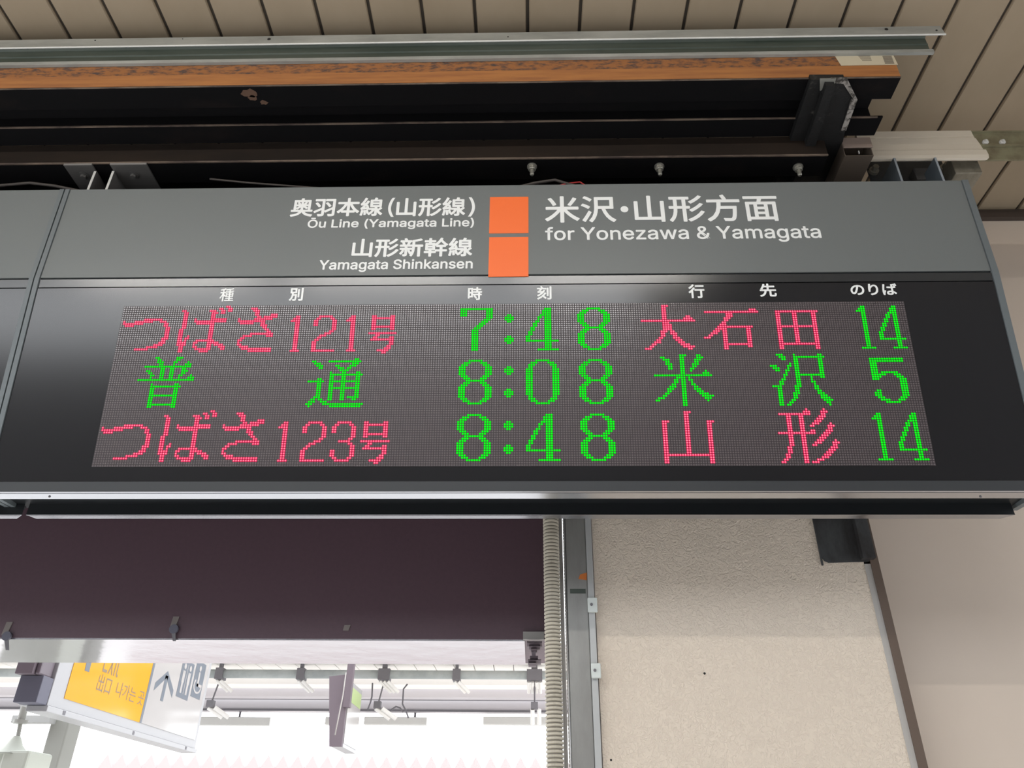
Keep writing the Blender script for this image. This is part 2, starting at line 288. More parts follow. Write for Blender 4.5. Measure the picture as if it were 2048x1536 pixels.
# outlines of the latin letters (thousandths of an em: advance, then closed contours)
F_LATIN = {
    '&': (447, '197,-7 165,-5 136,1 110,12 88,26 69,42 54,62 43,84 36,108 34,133 36,154 40,173 47,189 58,205 70,220 85,235 101,249 120,264 140,279 216,335 223,340 230,346 237,352 243,359 249,367 255,375 259,384 261,394 262,405 260,420 255,434 245,445 233,454 219,459 201,461 189,460 178,457 168,453 159,447 151,440 145,431 141,421 138,411 137,399 138,386 141,375 145,363 152,352 159,340 169,327 179,314 191,300 204,284 438,0 364,0 171,231 121,293 108,310 96,327 87,344 81,361 77,379 75,398 77,420 82,440 91,458 102,474 117,488 134,499 154,507 176,512 200,513 224,512 246,507 266,499 283,488 297,475 308,459 317,442 322,424 324,404 323,389 320,375 315,362 309,349 301,336 291,325 281,314 269,303 256,293 154,217 135,202 121,188 110,174 103,161 98,146 97,131 98,115 102,101 109,87 118,76 130,66 143,57 158,51 175,48 193,46 213,48 232,52 251,59 269,69 286,81 301,95 315,112 327,131 336,151 343,174 348,198 349,224 408,224 406,194 403,167 397,144 389,124 380,107 371,92 361,80 353,70 345,62 333,47 315,30 294,17 271,7 246,-1 221,-5'),
    '(': (273, '89,207 90,244 94,283 101,324 109,364 119,403 132,441 145,477 160,510 177,539 236,539 219,503 204,466 191,428 179,390 169,351 161,313 156,276 152,241 151,207 152,176 155,145 160,115 167,83 177,50 188,16 202,-19 218,-57 236,-96 177,-96 160,-66 145,-36 132,-6 121,24 111,55 103,85 97,116 93,146 90,176'),
    ')': (273, '37,-96 56,-56 72,-18 86,18 97,52 106,85 113,116 118,147 121,177 122,207 121,241 117,276 112,313 104,351 94,390 82,428 69,466 54,503 37,539 97,539 113,510 128,477 142,441 154,403 164,364 173,323 179,283 183,244 184,207 183,176 180,145 176,115 170,84 161,53 152,23 140,-7 127,-37 113,-67 97,-96'),
    'E': (418, '60,0 60,509 372,509 372,452 125,452 125,286 355,286 355,229 125,229 125,57 375,57 375,0'),
    'L': (393, '60,0 60,509 125,509 125,57 361,57 361,0'),
    'S': (446, '224,-9 188,-7 156,-1 128,9 102,23 81,40 64,60 51,83 42,109 38,137 104,137 108,118 114,102 123,88 136,76 150,66 166,59 185,53 204,50 224,49 246,50 267,54 286,60 303,69 317,79 329,92 338,106 344,122 346,139 344,154 340,168 332,179 322,189 310,197 296,205 280,211 263,217 245,222 184,239 145,253 112,269 86,289 67,313 56,341 52,372 54,400 62,425 75,448 92,468 113,484 138,498 165,508 195,514 227,516 259,514 289,508 316,498 340,484 360,468 377,449 390,427 398,403 401,378 337,378 332,402 320,421 302,437 280,449 254,456 225,459 204,457 185,454 167,448 152,440 139,430 129,418 121,405 117,391 115,376 117,359 122,345 131,334 142,324 155,315 169,308 184,302 198,297 212,293 264,279 279,275 295,270 312,264 328,256 344,248 359,238 372,226 384,213 395,198 402,180 407,161 408,139 406,112 399,87 386,64 370,43 349,25 323,11 294,0 261,-7'),
    'Y': (472, '203,0 203,208 16,509 91,509 192,344 203,327 213,309 222,292 231,274 240,254 250,230 224,230 233,254 242,275 251,293 260,310 270,327 280,344 381,509 455,509 268,208 268,0'),
    'a': (389, '160,-9 137,-7 115,-3 94,5 76,15 60,29 48,45 38,63 32,84 30,108 32,128 36,146 43,161 53,174 64,184 78,193 92,200 108,206 125,211 143,214 161,217 178,220 234,227 247,229 257,231 265,235 271,240 274,246 276,255 276,257 275,272 272,285 267,297 260,307 251,315 240,322 227,327 212,330 196,331 178,330 163,327 149,322 137,316 127,309 118,301 110,292 104,283 100,274 41,291 51,313 64,331 79,346 95,358 114,368 133,375 153,380 173,383 194,384 208,384 223,382 239,379 255,375 271,369 286,360 300,350 312,336 322,320 330,301 335,278 337,251 337,0 277,0 277,52 272,52 267,43 260,34 252,25 242,16 229,8 215,1 199,-4 181,-7|170,45 192,47 211,51 228,59 242,68 254,80 263,93 270,108 274,122 276,138 276,190 272,187 267,184 259,182 251,180 241,178 231,176 200,171 175,168 161,166 147,163 134,159 122,153 112,147 103,139 97,130 93,118 92,105 93,93 96,82 102,72 109,64 119,57 130,52 142,48 156,46'),
    'e': (404, '212,-8 177,-5 145,3 117,16 92,35 72,58 56,85 44,116 37,150 34,187 36,224 44,258 55,290 71,317 91,340 115,359 142,373 172,382 205,384 226,383 246,380 266,374 285,366 303,355 319,341 334,324 347,305 357,282 365,256 370,227 371,194 371,169 75,169 75,221 338,221 310,202 308,226 304,248 298,269 288,286 277,301 263,314 246,323 227,328 205,330 183,328 164,323 146,313 131,301 119,286 109,270 102,251 97,231 96,211 96,178 98,151 102,127 110,106 121,88 135,73 151,61 169,53 190,48 212,46 227,47 241,49 254,53 265,58 276,65 285,73 294,82 300,93 306,105 365,91 358,72 348,55 335,39 320,26 302,14 283,4 261,-3 237,-7'),
    'f': (253, '228,379 228,327 6,327 6,379|81,0 81,432 82,452 87,470 96,486 107,499 120,510 135,519 152,525 169,529 187,530 201,530 212,529 222,527 231,525 238,523 243,521 227,468 215,472 209,473 202,474 195,474 178,472 164,468 154,460 147,449 143,435 142,419 142,0'),
    'g': (425, '207,-151 180,-149 156,-146 134,-140 114,-132 97,-122 82,-110 70,-97 59,-84 51,-69 101,-41 107,-49 114,-57 122,-66 131,-74 142,-82 154,-88 169,-93 187,-96 207,-97 236,-95 261,-87 282,-75 298,-58 308,-34 311,-6 311,68 306,68 301,60 294,51 287,41 277,32 266,23 252,16 236,10 217,6 195,5 165,7 138,14 113,27 90,43 71,65 55,90 43,120 36,154 34,191 36,229 43,263 55,293 71,320 90,342 112,361 138,374 166,382 196,384 218,383 237,379 253,373 267,365 279,356 288,346 296,336 302,327 308,319 313,319 313,379 372,379 372,-9 370,-40 363,-67 350,-90 334,-109 314,-124 291,-136 265,-144 237,-149|205,59 227,61 246,66 264,75 278,87 290,103 300,121 307,142 311,166 312,193 311,219 307,242 300,264 291,283 279,299 264,312 247,322 227,328 205,330 182,328 163,322 145,312 130,298 118,282 109,262 102,241 98,218 96,193 98,167 102,144 109,123 118,104 131,88 145,76 163,66 183,61'),
    'h': (410, '114,227 114,0 53,0 53,509 114,509 114,287 102,287 116,319 132,344 152,362 175,374 200,382 227,384 252,383 275,377 295,369 313,356 328,340 341,321 350,298 355,271 357,240 357,0 296,0 296,235 293,263 286,286 273,304 256,318 235,326 210,329 192,328 176,324 161,317 147,308 136,297 126,283 119,266 115,248'),
    'i': (166, '53,0 53,379 114,379 114,0|84,443 73,444 63,448 54,455 47,463 43,472 41,483 43,494 47,504 54,512 63,518 73,522 84,524 95,522 105,518 114,512 121,504 125,494 126,483 125,472 121,463 114,455 105,448 95,444'),
    'k': (380, '110,137 110,212 121,212 284,379 360,379 184,199 177,199|53,0 53,509 114,509 114,0|294,0 148,186 191,229 372,0'),
    'm': (609, '53,0 53,379 112,379 112,295 108,295 114,314 122,331 132,346 144,358 158,368 172,376 187,382 203,385 219,386 245,383 268,375 287,361 303,342 314,320 321,295 312,295 318,312 326,329 337,343 350,356 364,366 381,375 398,381 417,385 437,386 458,385 478,380 497,372 514,361 529,346 541,328 550,307 555,283 557,255 557,0 496,0 496,254 493,279 485,298 473,313 456,323 438,329 419,330 402,329 387,326 374,320 363,312 353,302 345,290 340,277 336,263 335,247 335,0 274,0 274,260 272,280 265,297 253,311 238,322 220,328 199,330 185,329 171,326 158,320 145,312 135,302 126,289 119,274 115,257 114,238 114,0'),
    'n': (409, '114,227 114,0 53,0 53,379 112,379 112,287 102,287 116,319 132,344 152,362 175,374 200,382 227,384 252,383 275,377 295,369 313,356 328,340 341,321 350,298 355,271 357,240 357,0 296,0 296,235 293,263 286,286 273,304 256,318 235,326 210,329 192,328 176,324 161,317 147,308 136,297 126,283 119,266 115,248'),
    'o': (415, '207,-8 174,-5 144,3 117,16 93,35 72,58 56,85 44,116 37,150 34,187 37,225 44,260 56,291 72,318 93,341 117,360 144,374 174,382 207,384 241,382 271,374 299,360 323,341 343,318 359,291 371,260 379,225 381,187 379,150 371,116 359,85 343,58 323,35 299,16 271,3 241,-5|207,46 231,49 252,55 270,66 285,80 298,97 307,117 314,139 318,163 319,187 318,212 314,236 307,258 298,278 285,296 270,310 252,321 231,328 207,330 184,328 163,321 145,310 130,296 118,278 108,258 102,236 98,212 96,187 98,163 102,139 108,117 118,97 130,80 145,66 163,55 184,49'),
    'r': (259, '53,0 53,379 112,379 112,321 115,321 124,339 137,354 152,367 171,377 191,383 213,385 229,384 243,384 243,322 230,324 223,325 215,326 207,326 190,324 174,321 159,315 146,306 135,296 126,284 119,269 115,254 114,237 114,0'),
    's': (365, '182,-8 157,-7 133,-3 112,3 93,12 76,24 62,38 50,54 41,73 36,94 94,107 101,87 111,72 124,60 141,52 160,47 181,45 206,47 227,53 244,62 258,74 265,88 268,103 266,115 262,126 254,136 243,144 229,150 212,155 149,170 118,180 92,192 72,208 58,227 50,249 47,274 49,295 55,314 65,332 79,347 95,360 115,370 137,378 161,383 187,384 212,383 234,379 254,372 271,363 286,352 299,339 309,324 318,308 324,290 268,277 262,291 254,304 243,316 228,325 210,331 187,333 166,331 147,326 131,317 119,305 111,292 109,277 110,264 115,253 124,243 136,235 152,229 172,223 229,209 261,200 287,187 306,171 320,153 328,131 331,107 329,85 323,65 312,47 298,31 281,18 260,6 236,-2 210,-7'),
    't': (227, '204,379 204,327 6,327 6,379|65,471 126,471 126,98 127,83 130,70 136,61 144,55 156,51 170,50 185,51 202,54 213,2 207,0 200,-2 192,-3 184,-3 176,-4 168,-4 138,-1 113,7 92,21 77,41 68,64 65,93'),
    'u': (410, '182,-5 158,-3 135,2 115,11 97,23 82,39 69,59 60,82 54,109 53,139 53,379 114,379 114,144 116,117 124,94 137,75 154,61 175,53 200,50 218,51 234,55 249,62 263,71 274,83 283,97 290,113 295,132 296,153 296,379 357,379 357,0 298,0 298,92 307,92 294,60 277,35 257,17 234,5 209,-3'),
    'w': (567, '138,0 23,379 87,379 133,214 140,190 147,164 154,137 161,107 168,75 175,41 165,41 172,74 179,105 186,135 192,163 199,189 206,214 252,379 316,379 362,214 368,189 375,163 382,136 388,106 395,75 402,41 391,41 399,75 406,106 413,135 420,163 427,189 434,214 480,379 545,379 429,0 368,0 319,172 305,225 300,243 295,262 291,280 277,338 291,338 277,280 263,225 258,207 253,189 248,172 199,0'),
    'x': (378, '21,0 171,218 171,171 29,379 100,379 147,306 159,287 170,270 179,253 188,237 198,221 207,206 175,206 185,221 194,237 202,253 211,270 222,287 233,306 282,379 352,379 209,169 209,214 358,0 287,0 231,85 219,103 209,120 200,136 191,152 182,167 173,182 205,182 195,167 187,152 178,136 170,120 160,103 148,85 91,0'),
    'z': (380, '42,0 42,46 254,320 254,323 48,323 48,379 333,379 333,331 126,60 126,56 339,56 339,0'),
    'Ō': (533, '267,-7 225,-3 186,7 150,25 119,49 92,79 70,115 53,157 44,203 40,254 44,305 53,352 70,393 92,429 119,459 150,484 186,501 225,512 267,516 309,512 348,501 384,484 415,459 442,429 464,393 480,352 490,305 493,254 490,203 480,157 464,115 442,79 415,49 384,25 348,7 309,-3|267,53 296,55 324,63 349,76 372,94 392,116 408,144 420,176 428,213 430,254 428,295 420,332 408,365 392,392 372,415 349,433 324,446 296,453 267,456 237,453 210,445 184,433 161,415 142,392 125,364 113,332 106,295 103,254 106,213 113,176 125,144 142,117 161,94 184,76 210,63 237,55|362,636 362,587 172,587 172,636'),
    ' ': (187, ''),
}

def text_data(body, bold=0.0):
    if all(ch in F_LATIN for ch in body):
        layers = [[], [], [], []]; pen = 0
        for ch in body:
            adv, cont = F_LATIN[ch]
            rings = [[tuple(int(q) for q in p.split(',')) for p in r.split(' ')] for r in cont.split('|') if r]
            ar = [sum(r[i - 1][0] * r[i][1] - r[i][0] * r[i - 1][1] for i in range(len(r))) for r in rings]
            same = all(v > 0 for v in ar) or all(v < 0 for v in ar)
            for j, r in enumerate(rings): layers[j % 4 if same else 0].append([(x_ + pen, y_) for x_, y_ in r])
            pen += adv
        VS = []; FS = []
        for ly in layers:
            if not ly: continue
            cu = bpy.data.curves.new('t', 'CURVE'); cu.dimensions = '2D'; cu.fill_mode = 'BOTH'; cu.resolution_u = 1
            for pts in ly:
                sp = cu.splines.new('POLY'); sp.points.add(len(pts) - 1); sp.use_cyclic_u = True
                for k, p in enumerate(pts): sp.points[k].co = (p[0] / 1000, p[1] / 1000, 0, 1)
            v, f = curve_faces(cu); FS += [tuple(i + len(VS) for i in q) for q in f]; VS += v
        return np.array(VS), FS
    cu = bpy.data.curves.new('t', 'FONT'); cu.body = body; cu.size = 1.0; cu.resolution_u = 4
    v, f = curve_faces(cu)
    return np.array(v), f
def curve_faces(cu):
    ob = bpy.data.objects.new('t', cu); COL.objects.link(ob)
    dg = bpy.context.evaluated_depsgraph_get(); dg.update()
    me = bpy.data.meshes.new_from_object(ob.evaluated_get(dg))
    vs = [v.co[:] for v in me.vertices]; fs = [tuple(p.vertices) for p in me.polygons]
    bpy.data.objects.remove(ob, do_unlink=True); bpy.data.curves.remove(cu); bpy.data.meshes.remove(me)
    return vs, fs
def lettering(body, p00, ux, uy, w, h, material, parent, bold=0.0, name='lettering', lift=0.0008, nrm=None, thick=0.0006):
    """flat printed letters: bounding box starts at p00 (bottom left), spans w along ux, h along uy; bold in metres"""
    vs, fs = text_data(body)
    mn = vs.min(0); mx = vs.max(0)
    n = Vector(nrm); mb = MB()
    w2 = w - 2 * bold; h2 = h - 2 * bold
    shifts = [(0, 0)] if not bold else [(bold * math.cos(a), bold * math.sin(a)) for a in [math.pi * k / 4 for k in range(8)]]
    for j, (sx, sy) in enumerate(shifts):
        P = [Vector(p00) + ux * (bold + sx + (v[0] - mn[0]) / (mx[0] - mn[0]) * w2) + uy * (bold + sy + (v[1] - mn[1]) / (mx[1] - mn[1]) * h2) + n * (lift + j * 1e-5) for v in vs]
        mb.add(P, fs)
    return link(name, mb, material, parent, label=None, keep=True)

# ================================================================== SETTING
def struct(name, mb, m, label, parent=None):
    o = link(name, mb, m, parent); o['kind'] = 'structure'; o['label'] = label; return o
# platform floor
mb = MB(); mb.box(-9, 9, -2.2, 6.2, FLOOR - 0.3, FLOOR)
struct('floor', mb, M_STONE, 'pale grey platform floor below the hanging board')
mb = MB(); mb.box(-60, 60, -60, 60, FLOOR - 1.4, FLOOR - 1.2)
g = link('ground', mb, M_BALL); g['kind'] = 'structure'; g['label'] = 'ballasted ground beyond the platform edge'

# ceiling: dark backing and single planks running away from the viewer
CEIL_END = 2.93; CEIL_BACK = -0.7
mb = MB(); mb.box(-5.2, 5.2, CEIL_BACK, 3.3, CEIL + 0.012, CEIL + 0.12)
ceiling = struct('ceiling', mb, M_JOINT, 'ceiling of beige planks running away from the viewer with dark joints')
gap_px = [-6, 97.4, 201.5, 309, 415, 521, 627, 732, 839, 946, 1055, 1163, 1271, 1378, 1487, 1593, 1704, 1811, 1920, 2030]
gap_x = [at(p, 0, Z=CEIL).x for p in gap_px]
step = (gap_x[-1] - gap_x[0]) / (len(gap_x) - 1)
x0 = gap_x[10]
k0 = -24; k1 = 24
pm = None
for k in range(k0, k1):
    if pm is None:
        mb = MB()
        hw = step / 2 - 0.006
        prof = [(-hw, 0.006), (-hw + 0.004, 0), (hw - 0.004, 0), (hw, 0.006), (hw, 0.018), (-hw, 0.018)]
        n = 6
        vs = [(p[0], CEIL_BACK, p[1]) for p in prof] + [(p[0], 2.99, p[1]) for p in prof]
        mb.add(vs, [tuple(range(n)), tuple(range(2 * n - 1, n - 1, -1))] + [(i, n + i, n + (i + 1) % n, (i + 1) % n) for i in range(n)])
        pm = link('plank', mb, M_PLANK, ceiling); first = pm
        pm.location = (x0 + (k + .5) * step, 0, CEIL)
    else:
        c = first.copy(); COL.objects.link(c); c.parent = ceiling; c.location = (x0 + (k + .5) * step, 0, CEIL)

# smooth cream wall on the right
mb = MB(); mb.box(1.2, 5.2, CEIL_END, CEIL_END + 0.2, FLOOR, CEIL)
wall_r = struct('wall_right', mb, M_CREAM, 'smooth cream wall at the right behind the board')
ztr0 = zat(442, CEIL_END, 2020); ztr1 = zat(415, CEIL_END, 2020)
mb = MB(); mb.box(1.2, 5.2, CEIL_END - 0.03, CEIL_END - 0.0005, ztr0, ztr0 + 0.03, 0)  # dark strip painted in for the shadow gap between wall and ceiling
mb.box(1.2, 5.2, CEIL_END - 0.012, CEIL_END - 0.0005, ztr0 + 0.03, CEIL - 0.002, 0)
struct('shadow_gap_1', mb, M_SHAD, 'dark strip painted in as the shadow gap where cream wall meets plank ceiling')

# textured plaster pier
PY = 2.75
xl = 0.226; xr = at(1822, 1536, Y=PY).x
mb = MB(); mb.box(xl, xr, PY, CEIL_END + 0.4, FLOOR, CEIL - 0.005)
wall_f = struct('wall_front', mb, M_PLAST, 'beige pier wall of rough knockdown plaster below the board')
for (px, py, r) in ((1409, 1347, .0035), (1222, 1520, .003)):
    p = at(px, py, Y=PY); hole = MB(); hole.lathe([(r, 0.0), (r * 1.15, 0.0012), (0.0005, 0.0013)], (p.x, PY, p.z), 10, axis=(0, -1, 0))
    link('screw_hole', hole, M_BLACK, wall_f)

# corner angle and filler at the pier's right edge
xa = at(1855, 1536, Y=PY).x; xm = at(1836, 1536, Y=PY).x
t = thing('corner_angle', (xa, PY, FLOOR), 'tall brown steel corner angle up the right edge of the plaster pier', 'steel angle')
mb = MB(); mb.box(xm, xa, PY - 0.006, PY + 0.0, FLOOR, CEIL - 0.01); mb.box(xa - 0.006, xa, PY, CEIL_END - 0.002, FLOOR, CEIL - 0.01)
link('angle_leg', mb, M_ANG, t)
mb = MB(); mb.box(xr, xm, PY - 0.002, PY + 0.05, FLOOR, at(1700, 1128, Y=PY).z)
link('filler_strip', mb, M_GREYW, t, label='pale filler strip beside the steel')
# short channel piece let into the pier
pz = at(1690, 1126, Y=PY).z; xc0 = at(1628, 1040, Y=PY).x; xc1 = at(1727, 1040, Y=PY).x
mb = MB()
rr = 0.02
pts = [(xc0, CEIL - 0.02), (xc0, pz + rr), (xc0 + .008, pz + .006), (xc0 + rr, pz), (xc1 - 0.02, pz + .004), (xc1, pz + 0.012), (xc1, CEIL - 0.02)]
mb.hull([(p[0], PY - 0.004, p[1]) for p in pts], (0, 0.02, 0))
mb.box(xc1 - 0.045, xc1, PY - 0.03, PY - 0.0045, pz + 0.01, 1.4)
mb.box(xc0 - 0.006, xc0 - 0.0005, PY - 0.006, PY - 0.0002, pz - 0.01, CEIL - 0.02)
tag(link('steel_channel_end', mb, mat('mottled_galvanised', (0.10, 0.105, 0.11), 0.45, metal=.4, noise=(12, (0.05, 0.045, 0.045), .4, .65, (1, 1, .4)))),
    'mottled dark steel channel end let into the pier beneath the board', 'steel channel')

# plum fascia above the opening on the left, with its glossy soffit
FY = 2.95; FZ = zat(1279, FY, 500); FY2 = FZ / (ray(500, 1326).z / ray(500, 1326).y)
mb = MB(); mb.box(-5.2, xl - 0.12, FY, FY2, FZ + 0.004, CEIL - 0.005)
wl = struct('wall_left', mb, M_PLUM, 'dark plum fascia over the open side left of the pier')
mb = MB(); mb.box(-5.2, at(1050, 1300, Z=FZ).x, FY + 0.002, FY2, FZ - 0.002, FZ + 0.004)
link('soffit', mb, M_SOFF, wl, label='glossy pale metal soffit under the dark fascia')

# ================================================================== POST, CONDUIT, CORD beside the pier
xp0 = at(1144, 1536, Y=PY - .02).x; xp1 = at(1190, 1536, Y=PY - .02).x; xp2 = at(1204, 1536, Y=PY - .02).x
t = thing('galvanised_post', (xp0, PY, FLOOR), 'grey galvanised steel post between the ribbed conduit and the plaster pier', 'post')
mb = MB(); mb.box(xp0, xp1, PY - 0.02, PY + 0.16, FLOOR, CEIL - 0.01, 0, 0.003); link('web', mb, M_POST, t)
mb = MB(); mb.box(xp1 + 0.0005, xp2, PY - 0.028, PY - 0.001, FLOOR, CEIL - 0.01, 0, 0.002); link('lip', mb, M_POSTL, t, label='lighter narrow lip along its right side')
mb = MB(); a = at(1157, 1158, Y=PY - .021); b = at(1173, 1145, Y=PY - .021)
mb.hull([(a.x, PY - .0215, a.z), (b.x, PY - .0215, a.z - .004), (b.x + .001, PY - .0215, b.z), (a.x + .006, PY - .0215, b.z - .008)], (0, .001, 0))
link('paint_mark', mb, M_ORP, t, label='small orange paint mark')
mb = MB(); a = at(1140, 1180, Y=PY - .021); mb.box(a.x, a.x + .055, PY - .0212, PY - .0202, a.z - .012, a.z + .004)
link('grey_smear', mb, M_GALVD, t, label='dull grey smear under the orange mark')
for i, (x, y0, y1) in enumerate(((1185, 1195, 1224), (1192, 1326, 1356))):
    a = at(x - 9, y1, Y=PY - .04); b = at(x + 9, y0, Y=PY - .04)
    t = thing('cable_clip', (a.x, PY - .03, a.z), ('upper' if i == 0 else 'lower') + ' small whitish clip on the lip of the galvanised post', 'clip')
    mb = MB(); mb.box(a.x, b.x, PY - 0.042, PY - 0.0285, a.z, b.z, 0, 0.003); link('clip_body', mb, M_CLIP, t)
    mb = MB(); mb.cyl(((a.x + b.x) / 2 - .004, PY - .042, (a.z + b.z) / 2), ((a.x + b.x) / 2 - .004, PY - .047, (a.z + b.z) / 2), 0.005, 8); link('screw', mb, M_DKG, t)

cxl = at(1092, 1536, Y=2.72).x; cxr = at(1129, 1536, Y=2.72).x
cr = (cxr - cxl) / 2; cc = ((cxl + cxr) / 2, 2.72)
prof = []; z = FLOOR; pitch = 0.0128
while z < 1.9:
    prof += [(cr * .86, z), (cr * .86, z + pitch * .25), (cr, z + pitch * .42), (cr, z + pitch * .83)]; z += pitch
mb = MB(); mb.lathe(prof, (cc[0], cc[1], 0), 20, smooth=False)
mb.mi = [1 if (i // 20) % 4 in (0, ) else 0 for i in range(len(mb.f))]
tag(link('ribbed_conduit', mb, [M_RIB, mat('dark_conduit_groove', (.16, .145, .12), .8)]), 'thick beige ribbed flexible conduit running down beside the galvanised post', 'conduit')  # groove faces coloured darker than the ribs so the ribbing shows
xs = at(1134, 1536, Y=2.73).x
mb = MB(); mb.box(cxr + .001, cxr + .013, 2.735, 2.80, FLOOR, CEIL - .01)
tag(link('pale_backing_strip', mb, mat('dull_grey_strip', (.30, .285, .27), .7)), 'narrow pale strip between ribbed conduit and twisted cord', 'strip')
mb = MB(); N = 1400
for ph in (0, math.pi):
    pts = [(xs + .0085 + .0014 * math.cos(i * .55 + ph), 2.725 + .0014 * math.sin(i * .55 + ph), FLOOR + (2.9) * i / N) for i in range(N)]
    mb.path(pts, 0.0014, 4)
tag(link('twisted_cord', mb, mat('off_white_cord', (.45, .43, .41), .8)), 'thin white twisted cord hanging between conduit and galvanised post', 'cord')

# ================================================================== DEPARTURE BOARD
HT = Vector((0, 2.103, 2.125)); HB = Vector((0, 2.131, 1.716))          # header panel, top and bottom edge
UH = (HT - HB).normalized(); NH = Vector((0, -UH.z, UH.y))              # up and outward
LT = Vector((0, 2.1372, 1.681)); LB = Vector((0, 2.2586, 0.9945))       # display panel
DL = (LB - LT).normalized(); NL = Vector((0, DL.z, -DL.y))
if NL.y > 0: NL = -NL
if NH.y > 0: NH = -NH
X0, X1 = -1.74, 1.591
UX = Vector((1, 0, 0))
def hp(px, py): return onplane(px, py, HB, NH)
def lp(px, py): return onplane(px, py, LB, NL)
def offs(p, n, d): return (p.y + n.y * d, p.z + n.z * d)
def board(x0, x1, label, full):
    t = thing('departure_board', ((x0 + x1) / 2, 2.3, 0.9), label, 'departure board')
    # housing behind the panels
    mb = MB(); mb.prism([offs(HT, NH, -.006), offs(HB, NH, -.006), offs(LT, NL, -.012), offs(LB, NL, -.006), (2.285, .985), (2.46, .985), (2.46, 2.10), (2.13, 2.12)], x0, x1)
    link('housing', mb, M_HOUSE, t)
    a = HB + UH * 0.0075
    mb = MB(); mb.prism([(HT.y, HT.z), (a.y, a.z), offs(a, NH, -.0055), offs(HT, NH, -.0055)], x0 + .0015, x1 - .0015)
    head = link('header_panel', mb, M_HEAD, t, label='flat grey header panel with white lettering' if full else 'blank grey header panel')
    # bar between header and display
    mb = MB(); mb.prism([offs(HB, NH, -.001), offs(LT - DL * .0045, NL, -.001), offs(LT - DL * .0045, NL, -.011), offs(HB, NH, -.006)], x0 + .001, x1 - .001)
    link('divider_bar', mb, M_BAR, t)
    mb = MB(); mb.prism([(LT.y, LT.z), (LB.y, LB.z), offs(LB, NL, -.005), offs(LT, NL, -.005)], x0 + .001, x1 - .001)
    disp = link('display_panel', mb, M_PANEL, t, label='glossy black display panel')
    # frame under the display
    mb = MB(); mb.prism([offs(LB + DL * .0008, NL, .0015), (2.2625, .9615), (2.275, .9615), offs(LB + DL * .0008, NL, -.006)], x0 - .0165, x1 + .0165)
    link('bottom_frame', mb, M_FRAME, t)
    mb = MB(); mb.prism([(2.2622, .961), (2.2675, .9585), (2.2675, .9608)], x0 - .0165, x1 + .0165)
    mb.prism([(2.2705, .9582), (2.3005, .9522), (2.3005, .972), (2.2705, .9605)], x0 - .0165, x1 + .0165)
    st = link('bottom_edge_strip', mb, M_STRIP, t, label='satin metal edge strip along the underside')
    mb = MB()
    for px in ((99, 1961) if full else ()):
        p = onplane(px, 993, Vector((0, 2.285, .9553)), Vector((0, .2, 1)).normalized())
        mb = MB(); mb.cyl((p.x, p.y, p.z - .0025), (p.x, p.y, p.z + .002), 0.0035, 10); link('screw', mb, M_DKG, st)
    # raised side trims
    for (a0, a1) in ((x0 - .0165, x0 - .0005), (x1 + .0005, x1 + .0225 if full else x1 + .0165)):
        mb = MB()
        mb.prism([offs(HT, NH, .004), offs(HB, NH, .004), offs(LB + DL * .001, NL, .004), (2.2675, .963), (2.46, .975), (2.46, 2.11), (HT.y + .02, HT.z + .004)], a0, a1)
        link('side_trim', mb, M_TRIM, t)
    # lower housing with chamfered underside
    zt = 1.004; yb = 2.42; ze = zat(1030, yb, 1000); zf = zat(1037, yb + .03, 1000)
    l0 = -1.695 if full else x0; l1 = (1.572 if full else -1.712)
    mb = MB(); mb.prism([(yb, zt), (yb, ze, 0, .004), (yb + .03, zf, .035, -.035), (yb + .03, zt)], l0, l1)
    link('lower_housing', mb, M_HOUSE, t)
    mb = MB(); mb.prism([(yb - .0012, ze + .0003, 0.001, .003), (yb + .0288, zf - .0012, .02, -.03), (yb + .029, zf - .0002, .02, -.03), (yb, ze - .0002, 0.001, .003)], l0, l1)
    link('lower_edge_strip', mb, M_STRIP, t)
    return t, head, disp
bd, head, disp = board(X0, X1, 'wide hanging departure board with grey header and red and green diode text', True)
board(-5.05, X0 - .0215 - .0165, 'neighbouring blank board cut by the left edge of the photo', False)

# lettering on the header
def put(pxl, ytl, ybl, pxr, yr, body, plane, parent, bold, m=M_WHITE):
    f = hp if plane == 'h' else lp
    up = UH if plane == 'h' else -DL
    n = NH if plane == 'h' else NL
    a = f(pxl, ybl); b = f(pxl, ytl); c = f(pxr, yr)
    h = (b - a).dot(up)
    x_l = f(pxl, ybl if body[0] not in '山奥' else (ytl + ybl) / 2).x
    base = Vector((x_l, a.y, a.z))
    return lettering(body, base, UX, up, c.x - x_l, h, m, parent, bold, nrm=n, lift=.0008)
BK = 0.0021
put(582, 397, 434, 766, 415, '奥羽本線', 'h', head, BK)
put(774.5, 396, 434, 789, 415, '(', 'h', head, .0006)
put(793, 396, 433.5, 931, 415, '山形線', 'h', head, BK)
put(936, 395, 433.5, 950, 415, ')', 'h', head, .0006)
put(613.5, 436, 460.5, 948, 449, 'Ōu Line (Yamagata Line)', 'h', head, .0012)
put(704.5, 477, 515, 945, 495, '山形新幹線', 'h', head, BK)
put(636, 520, 545, 945.5, 530, 'Yamagata Shinkansen', 'h', head, .0012)
put(1090, 393, 446, 1231.5, 419, '米沢', 'h', head, BK)
put(1241.5, 412.5, 425, 1256.5, 418, '●', 'h', head, 0)
put(1268, 391, 445, 1556.5, 416, '山形方面', 'h', head, BK)
put(1090.5, 454.5, 488, 1641.5, 466, 'for Yonezawa & Yamagata', 'h', head, .0012)
